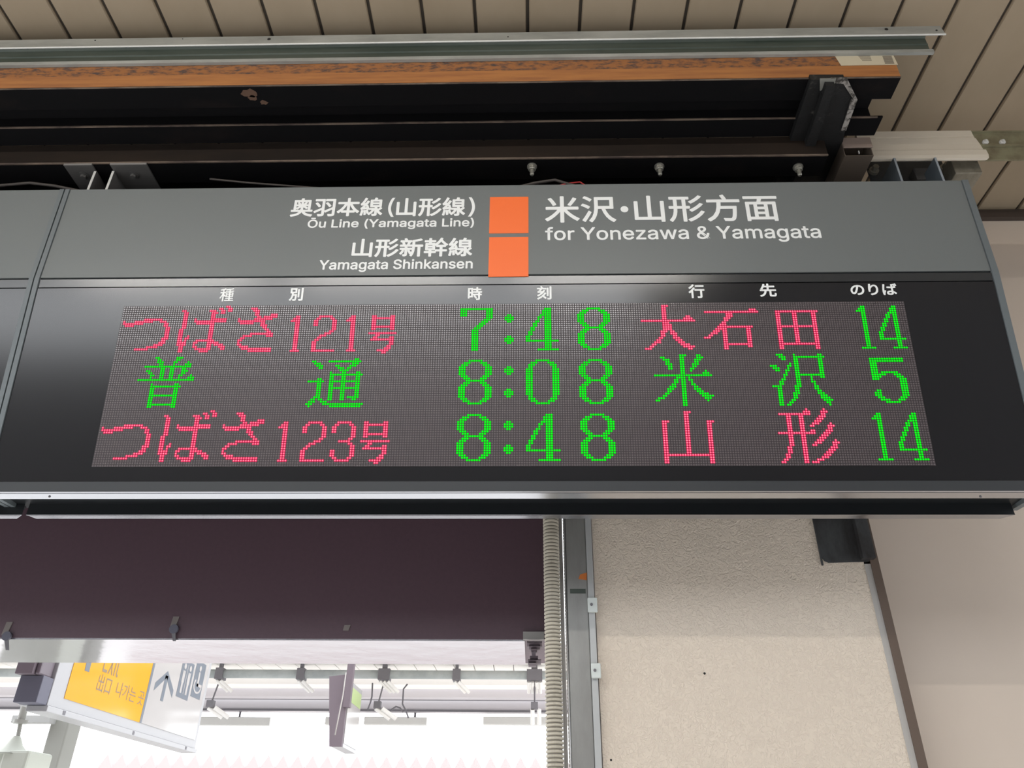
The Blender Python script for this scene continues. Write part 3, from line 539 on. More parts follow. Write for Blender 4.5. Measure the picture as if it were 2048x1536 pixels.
for (a, b, c, d) in ((980, 394.6, 1057, 466.5), (978.5, 474.8, 1057, 553.3)):
    p = hp(a, b); q = hp(c, d); r_ = hp(a, d)
    pts = [Vector((min(p.x, r_.x), q.y, q.z)), Vector((q.x, q.y, q.z)), Vector((q.x, p.y, p.z)), Vector((min(p.x, r_.x), p.y, p.z))]
    mb = MB(); mb.hull([v + NH * .0004 for v in pts], NH * .0006); link('line_colour_square', mb, M_ORANGE, head, label='flat orange square between the two texts')
for (a, b, c, d, s) in ((438, 577, 603, 468, '種'), (577.5, 576, 602, 606.5, '別'), (935.5, 574.5, 600.5, 964, '時'), (1074, 572.5, 599.5, 1103, '刻'),
                        (1378, 569, 596.5, 1409, '行'), (1520.5, 567.5, 594, 1552.5, '先'), (1702.5, 567.5, 591, 1794, 'のりば')):
    put(a, b, c, d, (b + c) / 2, s, 'l', disp, .0007 if s == '種' else .0014)

# ---- the diode matrix: 336 x 72 at 8 mm
PT = 0.008
LO = Vector((-1.416, 2.15004, 1.60886))
LO = LO - NL * ((LO - LB).dot(NL))
NC, NR = 336, 72
mb = MB()
c0 = LO; c1 = LO + UX * NC * PT; c2 = c1 + DL * NR * PT; c3 = c0 + DL * NR * PT
mb.hull([v + NL * .0002 for v in (c3, c2, c1, c0)], NL * .0008)
screen = link('diode_matrix', mb, M_LEDBACK, bd, label='grid of small diodes showing three lines of text')
G = {}
G['tsu'] = '6:9-16;7:0,5-12,16-18;8:0-8,18-19;9:1-4,18-19;10:19-20;11:19-20;12:19-20;13:19-20;14:19-20;15:18-20;16:18-19;17:17-19;18:15-18;19:12-16;20:7-12'
G['ba'] = ('0:19-20;1:16-17,20-21;2:0-1,12-14,17-18,20-21;3:1-2,13-15,17-18;4:1-2,13-14;5:1-2,13-14;6:1-2,6,13-19;7:1-2,6-19;8:1-2,7-14;9:1-2,13-14;10:1-2,13-14;'
    '11:0-1,13-14;12:0-1,13-14;13:0-1,13-14;14:0-1,4,13-14;15:0-1,3-4,13-14;16:0-1,3,8-15;17:0-3,7-8,13-17;18:0-3,7,13-14,16-19;19:1-2,7-8,13-14,18-20;20:1-2,8-14,19-20;21:1-2,10-13')
G['sa'] = ('1:4-6;2:5-7;3:6-7;4:6-7,13-15;5:7-8,10-15;6:-1,6-13;7:-1-10;8:0-5,9-10;9:9-11;10:10-11;11:11-12;12:12-13;13:5-14;14:2-5,12-14;15:1-2;16:0-1;17:0;18:0-1;19:1-4;20:2-14;21:5-14')
G['1'] = '0:2-3;1:1-3;2:0-3;' + ';'.join('%d:2-3' % r for r in range(3, 16)) + ';16:1-4'
G['2'] = '0:2-7;1:1-2,7-8;2:0-1,8-9;3:0-1,8-9;4:0-1,8-9;5:8-9;6:8-9;7:7-8;8:5-7;9:3-5;10:2-3;11:1-2;12:0-1;13:0-1;14:0-1;15:0-1;16:0-9'
G['3'] = '0:2-7;1:1-2,7-8;2:0-1,8-9;3:0-1,8-9;4:0-1,8-9;5:8-9;6:8-9;7:7-8;8:3-7;9:7-8;10:8-9;11:8-9;12:0-1,8-9;13:0-1,8-9;14:0-1,8-9;15:1-2,7-8;16:2-7'
G['go'] = '0:1-2,9-10;1:1-10;2:1-2,9-10;3:1-2,9-10;4:1-2,9-10;5:1-10;6:1-2,9-10;8:0-11;9:3-4;10:2-3,9-10;11:1-10;12:9-10;13:9-10;14:8-9;15:7-9;16:4-8;17:6-7'
G['fu'] = ('0:6-7,15-17;1:7-8,15-16;2:7-9,14-15,20;3:8-9,14,19-21;4:2-21;5:9-10,13-14,18-19;6:3-4,9-10,13-14,18-20;7:4-5,9-10,13-14,18-19;8:5-6,9-10,13-14,17-18,22;9:5,9-10,13-14,17,21-23;10:0-23;'
    '12:6,16-17;13:6-18;14:6-7,16-17;15:6-7,16-17;16:6-7,16-17;17:6-17;18:6-7,16-17;19:6-7,16-17;20:6-7,16-17;21:6-17;22:6-7,16-17')
G['tsuu'] = ('1:19-20;2:1-2,8-21;3:2-4,18-20;4:3-5,11-12,17-19;5:4-5,12-14,16-17;6:13-16;7:9,14-15,20-21;8:9-22;9:9-10,14-15,20-21;10:4-5,9-10,14-15,20-21;11:0-6,9-21;12:4-5,9-10,14-15,20-21;'
    '13:4-5,9-10,14-15,20-21;14:4-5,9-21;15:4-5,9-10,14-15,20-21;16:4-5,9-10,14-15,20-21;17:4-5,9-10,14-15,20-21;18:3-5,9-10,14-15,17-21;19:2-3,5-6,9-10,14-15,19-20;20:1-3,6-8;21:0-2,7-23;22:1,10-22')
G['7'] = '0:0-13;1:0-2,11-13;2:0-2,11-13;3:0-2,11-13;4:11-13;5:10-12;6:9-11;7:8-10;8:7-9;9:6-8;' + ';'.join('%d:5-7' % r for r in range(10, 20))
G[':'] = '3:1-2;4:0-3;5:0-3;6:1-2;13:1-2;14:0-3;15:0-3;16:1-2'
G['8'] = ('0:4-9;1:2-4,9-11;2:1-3,10-12;3:0-2,11-13;4:0-2,11-13;5:0-2,11-13;6:0-2,11-13;7:1-3,10-12;8:2-4,9-11;9:3-10;10:2-4,9-11;11:1-3,10-12;12:0-2,11-13;13:0-2,11-13;14:0-2,11-13;15:0-2,11-13;16:0-2,11-13;17:1-3,10-12;18:2-4,9-11;19:4-9')
G['0'] = '0:4-9;1:2-4,9-11;2:1-3,10-12;3:1-2,11-12;' + ';'.join('%d:0-2,11-13' % r for r in range(4, 16)) + ';16:1-2,11-12;17:1-3,10-12;18:2-4,9-11;19:4-9'
G['4'] = '0:8-10;1:7-10;2:7-10;3:6-10;4:5-6,8-10;5:5,8-10;6:4-5,8-10;7:3-4,8-10;8:3-4,8-10;9:2-3,8-10;10:2-3,8-10;11:1-2,8-10;12:1-2,8-10;13:0-1,8-10;14:0-1,8-10;15:0-13;16:8-10;17:8-10;18:8-10;19:5-13'
G['dai'] = ('0:9-11;1:9-10;2:9-10;3:9-10;4:9-10;5:9-10,19-20;6:9-10,18-21;7:0-22;8:9-11;9:9-12;10:9-12;11:9-12;12:8-10,12-13;13:8-9,12-14;14:8-9,13-14;15:7-8,13-15;16:6-7,14-16;17:5-7,15-17;18:4-5,16-19;19:3-4,17-21;20:1-3,19-20')
G['ishi'] = ('0:19-21;1:0-22;2:9-11;3:9-11;4:8-10;5:8-9;6:7-8;7:6-8;8:5-19;9:4-8,17-18;10:3-5,7-8,17-18;11:2-4,7-8,17-18;12:1-2,7-8,17-18;13:-1-1,7-8,17-18;14:7-8,17-18;15:7-8,17-18;16:7-18;17:7-8,17-18;18:7-8')
G['ta'] = '0:0-17;' + ';'.join('%d:0-1,7-8,15-16' % r for r in list(range(1, 7)) + list(range(8, 15))) + ';7:0-16;15:0-16;16:0-1,15-16;17:0-1,15-16'
G['s4'] = '0:7-8;1:6-8;2:6-8;3:5-8;4:4-5,7-8;5:4-5,7-8;6:3-4,7-8;7:3-4,7-8;8:2-3,7-8;9:2-3,7-8;10:1-2,7-8;11:1-2,7-8;12:0-1,7-8;13:0-1,7-8;14:0-1,7-8;15:0-10;16:7-8;17:7-8;18:7-8;19:5-10'
G['s1'] = '0:2-3;1:1-3;2:0-3;' + ';'.join('%d:2-3' % r for r in range(3, 19)) + ';19:0-5'
G['5'] = '0:0-13;1:0-13;2:0-2;3:0-2;4:0-2;5:0-2;6:0-2,4-10;7:0-5,9-11;8:0-3,10-12;9:0-2,11-13;' + ';'.join('%d:11-13' % r for r in (10, 11, 12, 13)) + ';14:1-2,11-13;15:0-2,11-13;16:0-2,11-13;17:1-3,10-12;18:2-5,9-11;19:4-9'
G['kome'] = ('0:11-13,18-19;1:3-4,11-12,18-20;2:4-6,11-12,17-19;3:5-6,11-12,17-18;4:5-7,11-12,16-18;5:6-7,11-12,16-17;6:6-7,11-12,15-16;7:11-12,15,21;8:11-12,20-22;9:0-23;10:9-12,14;11:8-9,11-12,14-15;12:8-9,11-12,15;'
    '13:7-8,11-12,15-16;14:6-8,11-12,16-17;15:5-7,11-12,16-18;16:5-6,11-12,17-19;17:4-5,11-12,18-21;18:3-4,11-12,19-23;19:1-3,11-12,20-22;20:0-1,11-12,21;21:11-12;22:11-12')
G['sawa'] = ('0:3-5,10,20-21;1:4-6,10-22;2:5-6,10-11,20-21;3:10-11,20-21;4:8,10-11,20-21;5:0-2,7-8,10-11,20-21;6:1-3,7,10-11,20-21;7:2-3,6-7,10-11,20-21;8:6,10-11,20-21;9:5-6,10-21;10:5,10-11,16,20-21;11:4-5,10-11,16;'
    '12:3-4,10-11,16-17;13:3-4,10-11,17;14:0-3,9-11,17-18;15:2-3,9-10,17-18;16:2-3,9-10,18-19;17:2-3,8-10,18-20;18:2-3,8-9,19-21;19:2-3,8-9,19-22;20:2-3,7-8,20-23;21:2-3,6-7,21-22;22:2-3,5-6,22')
G['yama'] = ('0:9-11;1:9-10;2:9-10;3:9-10;4:0-2,9-10,18-20;' + ';'.join('%d:0-1,9-10,18-19' % r for r in range(5, 18)) + ';18:0-19;19:0-1,18-19;20:0-1,18-19;21:0-1,18-19')
G['kata'] = ('0:11,18;1:10-12,17-19;2:0-12,17-18;3:3-4,8-9,16-18;4:3-4,8-9,15-17;5:3-4,8-9,14-16;6:3-4,8-9,13-15,20;7:3-4,8-9,12-13,19-21;8:3-4,8-9,19-20;9:3-4,8-9,12-13,18-20;10:-1-13,17-19;11:3-4,8-9,16-18;12:3-4,8-9,15-17;'
    '13:3-4,8-9,14-16,21;14:3-4,8-9,13-15,20-22;15:3-4,8-9,12-13,20-21;16:2-3,8-9,19-21;17:2-3,8-9,18-20;18:2-3,8-9,17-19;19:1-2,8-9,16-18;20:1-2,8-9,15-17;21:0-1,8-9,13-15;22:-1-0,8-9,11-13')
def cells(s):
    out = []
    for row in s.split(';'):
        r, cs = row.split(':')
        for c in cs.split(','):
            if '-' in c[1:]:
                i = c.index('-', 1); a, b = int(c[:i]), int(c[i + 1:])
            else: a = b = int(c)
            out += [(int(r), k) for k in range(a, b + 1)]
    return out
TEXT = [('tsu', 1, 0, 'r'), ('ba', 26, 0, 'r'), ('sa', 52, 0, 'r'), ('1', 74, 5, 'r'), ('2', 84, 5, 'r'), ('1', 98, 5, 'r'), ('go', 108, 5, 'r'),
        ('7', 147, 2, 'g'), (':', 166, 2, 'g'), ('4', 175, 2, 'g'), ('8', 197, 2, 'g'), ('dai', 224, 1, 'r'), ('ishi', 251, 3, 'r'), ('ta', 281, 4, 'r'), ('s1', 315, 2, 'g'), ('s4', 323, 2, 'g'),
        ('fu', 12, 24, 'g'), ('tsuu', 84, 24, 'g'), ('8', 147, 26, 'g'), (':', 166, 26, 'g'), ('0', 175, 26, 'g'), ('8', 197, 26, 'g'), ('kome', 228, 24, 'g'), ('sawa', 276, 24, 'g'), ('5', 317, 26, 'g'),
        ('tsu', 1, 48, 'r'), ('ba', 26, 48, 'r'), ('sa', 52, 48, 'r'), ('1', 74, 53, 'r'), ('2', 84, 53, 'r'), ('3', 96, 53, 'r'), ('go', 108, 53, 'r'),
        ('8', 147, 50, 'g'), (':', 166, 50, 'g'), ('4', 175, 50, 'g'), ('8', 197, 50, 'g'), ('yama', 230, 49, 'r'), ('kata', 277, 48, 'r'), ('s1', 314, 50, 'g'), ('s4', 323, 50, 'g')]
def dot(mb, r, c, rad, h, n, mi=0, r2=None, h2=None, base=0.0012):
    ctr = LO + UX * ((c + .5) * PT) + DL * ((r + .5) * PT) + NL * base
    ang = [2 * math.pi * (i + .5) / n for i in range(n)]
    ring = [ctr + (UX * math.cos(a) + DL * math.sin(a)) * rad for a in ang]
    ring2 = [ctr + (UX * math.cos(a) + DL * math.sin(a)) * (r2 or rad * .55) + NL * h for a in ang]
    mb.add(ring + ring2, [(i, (i + 1) % n, n + (i + 1) % n, n + i) for i in range(n)], mi)
    mb.add(ring2, [tuple(range(n))], mi if h2 is None else h2)
lit = set()
for g_, ox, oy, colr in TEXT:
    mb = MB()
    for (r, c) in cells(G[g_]):
        rr_, cc_ = r + oy, c + ox
        if not (0 <= rr_ < NR and 0 <= cc_ < NC) or (rr_, cc_) in lit: continue
        lit.add((rr_, cc_))
        if colr == 'r': dot(mb, rr_, cc_, PT * .54, PT * .12, 8, 0, PT * .25, 1)
        else: dot(mb, rr_, cc_, PT * .52, PT * .06, 8, 0, PT * .40, 1)
    o = link('lit_character', mb, [M_REDR, M_REDC] if colr == 'r' else [M_GRNR, M_GRNC], screen, label='glowing red character' if colr == 'r' else 'glowing green character')
V = []; F = []
n = 6
base_ring = [(math.cos(2 * math.pi * i / n), math.sin(2 * math.pi * i / n)) for i in range(n)]
for r in range(NR):
    for c in range(NC):
        if (r, c) in lit: continue
        ctr = LO + UX * ((c + .5) * PT) + DL * ((r + .5) * PT) + NL * .0011
        k = len(V)
        for a, b in base_ring: V.append((ctr + (UX * a + DL * b) * (PT * .40))[:])
        for a, b in base_ring: V.append((ctr + (UX * a + DL * b) * (PT * .345) + NL * (PT * .06))[:])
        for i in range(n): F.append((k + i, k + (i + 1) % n, k + n + (i + 1) % n, k + n + i))
        F.append(tuple(k + n + i for i in range(n)))
mb = MB(); mb.v = V; mb.f = F; mb.mi = [0] * len(F); mb.sm = [False] * len(F)
link('unlit_diodes', mb, M_LEDOFF, screen, kind='stuff')

# ================================================================== STEELWORK ABOVE THE BOARD
# galvanised channel rail
BY_FRONT = 1.858
RY = BY_FRONT - 0.0135
zr = [zat(p, RY, 1024) for p in (62, 83, 110, 116)]
xe1 = at(1884, 55, Y=RY).x; xe2 = at(1860, 90, Y=RY).x; xe3 = at(1868, 101, Y=RY).x
t = thing('channel_rail', (0, RY, zr[3]), 'long galvanised channel rail in front of the ceiling above the orange beam', 'rail')
mb = MB(); mb.prism([(RY - .004, zr[1] + .001), (RY + .006, zr[0]), (RY + .012, zr[0]), (RY + .002, zr[1] + .002)], -5, xe1)
link('upper_flange', mb, M_GALV, t, label='bright upper lip of the rail')
mb = MB(); mb.cyl((-5, RY - .003, zr[1]), (xe1, RY - .003, zr[1]), 0.0035, 8); link('lip_highlight', mb, M_BRKE, t, label='painted highlight line along the lip')  # bright bar painted in as the highlight line on the lip
mb = MB(); mb.prism([(RY + .002, zr[1]), (RY + .010, zr[1] - .004), (RY + .010, zr[1] - .036), (RY + .006, zr[1] - .040), (RY + .010, zr[1] - .044), (RY + .010, zr[2] + .002), (RY + .012, zr[2]), (RY + .0125, zr[1])], -5, xe2)
link('groove', mb, M_GALVD, t, label='dark inner groove')
mb = MB(); mb.prism([(RY, zr[2]), (RY, zr[3]), (RY + .0125, zr[3]), (RY + .0125, zr[2])], -5, xe3)
link('lower_flange', mb, M_GALV, t)
for (px, py, r) in ((538, 78, .007), (1773, 58, .007), (1873, 61, .004), (190, 80, .003), (1016, 74, .003), (365, 77, .002)):
    p = at(px, py, Y=RY + .0005); mb = MB(); mb.lathe([(r, 0), (r * .9, .0015), (.0003, .0016)], (p.x, RY - .0005 + .0 + (p.z - zr[1]) / (zr[0] - zr[1]) * .008 - .003, p.z), 12, axis=(0, -1, 0))
    link('bolt_hole', mb, M_BLACK, t)

# orange-primed beam
BY = 1.858; zb0 = zat(163, BY); zb1 = zat(112, BY)
xo = at(1800, 150, Y=BY).x
BY2 = zb0 / (ray(1783, 195).z / ray(1783, 195).y)
t = thing('steel_beam', (0, BY, zb0), 'long steel beam with rusty orange front face and near-black underside above the board', 'steel beam')
mb = MB(); mb.prism([(BY, zb0), (BY, zb1, 0, -.012), (BY + .01, zb1, 0, -.012), (BY + .01, zb0)], -5, xo)
ff = link('front_face', mb, M_RUST, t, label='rusty orange front face')
mb = MB(); mb.prism([(BY - .0008, zb0 + .0005), (BY - .0008, zb0 + (zb1 - zb0) * .42), (BY + .001, zb0 + (zb1 - zb0) * .42), (BY + .001, zb0 + .0005)], -5, xo)
link('lower_band', mb, M_RUSTLO, t, label='brighter orange band along the lower edge')
mb = MB(); mb.box(-5, xo, BY, BY2, zb0 - .008, zb0 - .0002); link('bottom_flange', mb, M_NBLK, t)
mb = MB(); mb.box(-5, xo, BY - .002, BY + .001, zb0 - .0085, zb0 - .0035); link('worn_edge', mb, M_EDGE, t)
xw = at(1735, 215, Z=zb0 + .05).x
RY2 = zb0 / (ray(1765, 231).z / ray(1765, 231).y); RY3 = zb0 / (ray(1750, 268).z / ray(1750, 268).y)
xrf = at(1765, 231, Z=zb0).x
mb = MB(); mb.box(-5, xw, BY2 - .01, RY2 + .01, zb0 + .045, zb0 + .055); mb.box(-5, xw, BY2 - .02, BY2 - .01, zb0, zb0 + .05); mb.box(-5, xw, RY2 + .002, RY2 + .010, zb0, zb0 + .045); link('web', mb, M_NBLK, t)
mb = MB(); mb.box(-5, xrf, RY2, RY3, zb0 - .008, zb0 + .0); link('rear_flange', mb, M_NBLK, t)
mb = MB(); mb.box(-5, xrf - .02, RY2 - .0015, RY2 + .004, zb0 - .0095, zb0 - .004); link('flange_edge', mb, M_EDGE, t)
random.seed(5)
for (px, py, r) in ((498, 186, .030), (528, 205, .016), (506, 196, .02)):
    p = at(px, py, Z=zb0 - .0085); mb = MB()
    pts = [(p.x + r * (.6 + .6 * random.random()) * math.cos(2 * math.pi * k / 11), min(max(p.y + .7 * r * (.5 + .6 * random.random()) * math.sin(2 * math.pi * k / 11), BY + .002), BY2 - .002), zb0 - .0084) for k in range(11)]
    mb.hull(pts, (0, 0, -.0008)); link('rust_patch', mb, mat('rust_patch', (.10, .055, .035), .9), t, label='small brown rust patch')
# paper label with barcode on the orange face
pl0 = at(1680, 132, Y=BY); pl1 = at(1788, 110, Y=BY)
mb = MB(); mb.hull([(pl0.x + .004, BY - .0016, pl0.z), (pl1.x, BY - .0016, pl0.z + .001), (pl1.x - .004, BY - .0016, pl1.z), (pl0.x - .008, BY - .0016, pl1.z - .002)], (0, .0006, 0))
lab = link('paper_label', mb, M_LABEL, t, label='old cream paper label with barcode at right end')
mb = MB()
for i in range(9):
    zz = pl0.z + .006 + i * (pl1.z - pl0.z - .012) / 9; mb.box(pl1.x - .045, pl1.x - .012, BY - .0024, BY - .0017, zz, zz + (pl1.z - pl0.z) / 9 * .5)
for i in range(5):
    zz = pl0.z + .026 + i * .006; mb.box(pl0.x + .085 - i * .002, pl0.x + .12, BY - .0024, BY - .0017, zz, zz + .002)
link('printed_bars', mb, M_PRINT, lab)

# lower dark beam, bolts
LY0 = RY3 + .001; zl1 = zb0 - .009; zl0 = zat(317, LY0); LY1 = zl0 / (ray(1024, 357).z / ray(1024, 357).y)
xl2 = at(1600, 320, Z=zl0).x
t = thing('steel_beam', (0, LY0, zl0), 'lower dark brown steel beam right above the board with hanging bolts', 'steel beam')
mb = MB(); mb.prism([(LY0, zl1), (LY0, zl0), (LY1, zl0), (LY1, zl1)], -5, xl2 + .1)
link('beam_body', mb, [M_DKBEAM], t)
mb = MB(); mb.box(-5, xl2 + .1, LY0 - .002, LY0 + .003, zl0 - .003, zl0 + .004); link('worn_edge', mb, M_EDGE, t)
mb = MB(); mb.box(-5, xl2 + .1, LY0 + .006, LY1, zl0 - .004, zl0 - .0005); link('underside_plate', mb, M_NBLK, t)
for px, py in ((1064, 338), (1319, 338), (1597, 339)):
    p = at(px, py, Z=zl0 - .02)
    mb = MB(); mb.lathe([(.0005, .0), (.019, 0), (.020, -.006), (.015, -.008), (.015, -.020), (.0125, -.022), (.008, -.022), (.008, -.045), (.005, -.050), (.0004, -.050)], (p.x, p.y, zl0 - .004), 12, smooth=False)
    link('bolt', mb, M_BOLT, t, label='zinc bolt end with nut hanging down')
# added dark sheet at the back so the gap above the board stays dark
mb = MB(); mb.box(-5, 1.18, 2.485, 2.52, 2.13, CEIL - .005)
tag(link('dark_backing', mb, M_NBLK), 'added dark sheet that keeps the gap behind the lower beam dark', 'steel plate')

# cross beam and gusset at the right
t = thing('cross_beam', (1.2, 2.0, zb0), 'near-black cross beam with flaking white edge running away from the viewer', 'steel beam')
zc = zb0 - .012
def zp(px, py, z=None): 
    p = at(px, py, Z=zc if z is None else z); return p
A = [zp(1612, 158), zp(1660, 158), zp(1690, 262), zp(1650, 362), zp(1560, 362)]
mb = MB(); mb.hull([(p.x, p.y, zc - .02) for p in [zp(1622, 160, zc - .02), zp(1690, 160, zc - .02), zp(1690, 262, zc - .02), zp(1668, 372, zc - .02), zp(1550, 372, zc - .02)]], (0, 0, .03))
link('beam_flange', mb, M_DUSTG, t)
mb = MB(); mb.hull([(p.x, p.y, zc - .02) for p in [zp(1650, 165, zc - .03), zp(1668, 165, zc - .03), zp(1600, 372, zc - .03), zp(1580, 372, zc - .03)]], (0, 0, -.03))
link('beam_web', mb, M_DUSTG, t)
pts = [zp(1662, 157, zc - .024), zp(1694, 157, zc - .024), zp(1715, 200, zc - .024), zp(1692, 262, zc - .024), zp(1680, 262, zc - .024), zp(1700, 200, zc - .024), zp(1684, 168, zc - .024), zp(1664, 165, zc - .024)]
mb = MB()
for i in range(3):
    a, b = pts[i], pts[i + 1]; c, d = pts[6 - i], pts[7 - i]
    w = .5 if i < 2 else .8
    mb.hull([(a.x, a.y, a.z), (b.x, b.y, b.z), (c.x + (b.x - c.x) * (1 - w), c.y, c.z), (d.x + (a.x - d.x) * (1 - w), d.y, d.z)], (0, 0, .006))
link('gusset_rim', mb, M_DUSTW, t, label='flaking white painted rim of the gusset plate')
pts = [zp(1662, 160, zc - .018), zp(1692, 160, zc - .018), zp(1710, 200, zc - .018), zp(1688, 262, zc - .018), zp(1640, 262, zc - .018)]
mb = MB(); mb.hull([(p.x, p.y, p.z) for p in pts], (0, 0, .006)); link('gusset_plate', mb, M_DUSTG, t)
pts = [zp(1640, 158, zc - .026), zp(1672, 158, zc - .026), zp(1664, 186, zc - .026), zp(1655, 175, zc - .026), zp(1640, 182, zc - .026)]
mb = MB(); mb.hull([(p.x, p.y, p.z) for p in pts], (0, 0, .004)); link('clip_plate', mb, mat('pale_primer', (.2, .2, .18), .7), t, label='pale grey clip plate under the orange beam')
p = zp(1652, 184, zc - .03); mb = MB(); mb.cyl((p.x, p.y, p.z), (p.x, p.y, p.z - .012), .016, 6, smooth=False); link('bolt', mb, M_NBLK, t)

# hanger brackets at the left, bolted under the lower beam and holding the board
def hanger(xv, flip, x_far, label, top_px):
    yb_ = LY0 + .03
    t = thing('hanger_bracket', (xv, yb_, 2.13), label, 'bracket')
    th = .009
    mb = MB(); a, b = (xv, x_far) if x_far > xv else (x_far, xv)
    mb.hull([(a, yb_ - .03, zl0 - .012), (b, yb_ - .03, zl0 - .012), (b, yb_ + .24, zl0 - .012), (a, yb_ + .24, zl0 - .012)], (0, 0, .0075))
    fl = link('flange', mb, M_BRKT, t)
    mb = MB(); mb.box(a, b, yb_ - .0335, yb_ - .0302, zl0 - .0125, zl0 - .0045); link('flange_edge', mb, mat('greyish_edge', (.22, .21, .2), .5), t)
    mb = MB(); mb.box(xv - th / 2, xv + th / 2, yb_, yb_ + .22, 2.128, zl0 - .0125); link('hanging_plate', mb, M_BRKT, t)
    mb = MB(); mb.box(xv - th / 2, xv + th / 2, yb_ - .002, yb_ - .0002, 2.128, zl0 - .014); link('cut_edge', mb, M_BRKE, t, label='bright bare edge facing the viewer')
    for yy in (.02, .12):
        mb = MB(); c = (a + b) / 2; mb.cyl((c, yb_ + yy, zl0 - .0122), (c, yb_ + yy, zl0 - .016), .018, 16); mb.cyl((c, yb_ + yy, zl0 - .016), (c, yb_ + yy, zl0 - .028), .011, 6, smooth=False)
        link('bolt', mb, M_BRKT, t)
xh1 = at(190, 345, Y=LY0 + .03).x; xh2 = at(226, 345, Y=LY0 + .03).x
hanger(xh1, False, at(137, 309, Y=LY0).x, 'left one of the paired steel hanger brackets above the board', 0)
hanger(xh2, True, at(300, 309, Y=LY0).x, 'right one of the paired steel hanger brackets above the board', 0)
# loose cables in the dark gap
for pts, r, mm, lb in (([(-10, 372), (60, 366), (110, 372), (160, 382)], .006, M_CABLE, 'dusty grey cable sagging in the gap at the far left'),
                   ([(420, 358), (500, 366), (580, 372), (660, 378)], .004, M_CABLE, 'thin dark cable lying in the gap right of the paired brackets'),
                   ([(1030, 376), (1070, 366), (1110, 360), (1150, 372)], .006, M_CABLE, 'dusty cable loop under the middle bolt'),
                   ([(1115, 372), (1135, 367), (1160, 364), (1175, 374)], .003, M_REDW, 'short red wire in the gap under the lower beam')):
    mb = MB(); P3 = [at(x, y, Y=2.18) for x, y in pts]
    cv = []
    for i in range(len(P3) - 1):
        for k in range(6): cv.append(P3[i].lerp(P3[i + 1], k / 6))
    cv.append(P3[-1]); mb.path(cv, r, 8); tag(link('cable', mb, mm), lb, 'cable')

# ---- right-hand mounting
DY = 2.25
zd = [zat(p, DY, 1850) for p in (262, 274, 277, 300, 312, 318)]
xd0 = at(1722, 300, Y=DY).x; xd1 = at(1957, 290, Y=DY).x
t = thing('cable_duct', (xd0, DY, zd[5]), 'cream ribbed metal duct beside the beam end at upper right', 'duct')
mb = MB(); mb.prism([(DY, zd[0], 0, -.006), (DY, zd[1], 0, -.004), (DY + .004, zd[1], 0, 0), (DY + .004, zd[2], 0, 0), (DY, zd[2], 0, 0), (DY + .001, (zd[2] + zd[3]) / 2, 0, .008), (DY, zd[3], 0, .012), (DY - .005, zd[3] - .006, 0, .018), (DY - .005, zd[4], 0, .02), (DY, zd[5] + .003, 0, .02), (DY + .008, zd[5], 0, .015), (DY + .014, zd[5] + .002, 0, .01), (DY + .014, zd[0], 0, -.006)], xd0, xd1)
link('duct_body', mb, M_DUCT, t)
t = thing('joint_angle', (xd1, DY, zd[5]), 'olive zinc angle with two bolts joining the cream duct at the right edge', 'steel angle')
mb = MB(); mb.box(xd1 - .01, 3.2, DY + .012, DY + .02, zd[5] + .004, zd[0] + .002); mb.box(xd1 - .01, 3.2, DY + .004, DY + .0118, zat(290, DY, 1990), zat(288, DY, 1990) + .004)
mb.box(xd1 - .01, 3.2, DY + .004, DY + .0118, zd[0] - .004, zd[0] + .002)
link('angle_plate', mb, M_OLIVE, t)
for px in (1973, 2007):
    p = at(px, 281, Y=DY)
    mb = MB(); mb.lathe([(.0005, .014), (.006, .014), (.006, .008), (.012, .007), (.0125, 0), (.0004, 0)], (p.x, DY + .012, p.z), 12, axis=(0, -1, 0), smooth=False)
    link('bolt', mb, M_BRKE, t)
# steel box end under duct
a = at(1912, 346, Y=2.30); b = at(1955, 320, Y=2.30)
mb = MB(); mb.box(a.x, b.x, 2.30, 2.42, a.z, b.z + .02, 0, .003)
tag(link('steel_block', mb, mat('speckled_zinc', (.30, .28, .23), .5, metal=.4, noise=(18, (.2, .18, .14), .4, .7, (1, 1, 1)))), 'small speckled steel block below the right end of the cream duct', 'block')
# mounting plates behind the right end of the board
t = thing('mounting_plate', (at(1797, 340, Y=2.2).x, 2.2, 2.12), 'pair of slate blue mounting plates under the cream duct', 'bracket')
for px in (1797, 1880):
    x_ = at(px, 340, Y=2.24).x
    mb = MB(); mb.box(x_ - .004, x_ + .004, 2.242, 2.45, 2.128, zd[5] - .002); link('side_plate', mb, M_PLATE, t)
    mb = MB(); mb.box(x_ - .004, x_ + .004, 2.24, 2.2418, 2.128, zd[5] - .002); link('cut_edge', mb, mat('blue_grey_edge', (.30, .34, .38), .5), t)
xa_ = at(1740, 340, Y=2.40).x; xb_ = at(1888, 340, Y=2.40).x
mb = MB(); mb.box(xa_ - .02, xb_ - .01, 2.38, 2.39, 2.128, 2.55); link('rear_plate', mb, mat('dark_blue_plate', (.05, .055, .06), .6), t)
for px, py in ((1748, 341), (1889, 336)):
    p = at(px, py, Y=2.37); mb = MB(); mb.cyl((p.x, 2.379, p.z), (p.x, 2.366, p.z), .02, 16); mb.cyl((p.x, 2.366, p.z), (p.x, 2.345, p.z), .013, 6, smooth=False); link('bolt', mb, M_BOLT, t)
mb = MB(); p = at(1842, 352, Y=2.36); mb.box(p.x - .04, p.x + .045, 2.33, 2.379, p.z - .05, p.z + .018, 0, .004); link('nut_block', mb, M_BRKT, t)
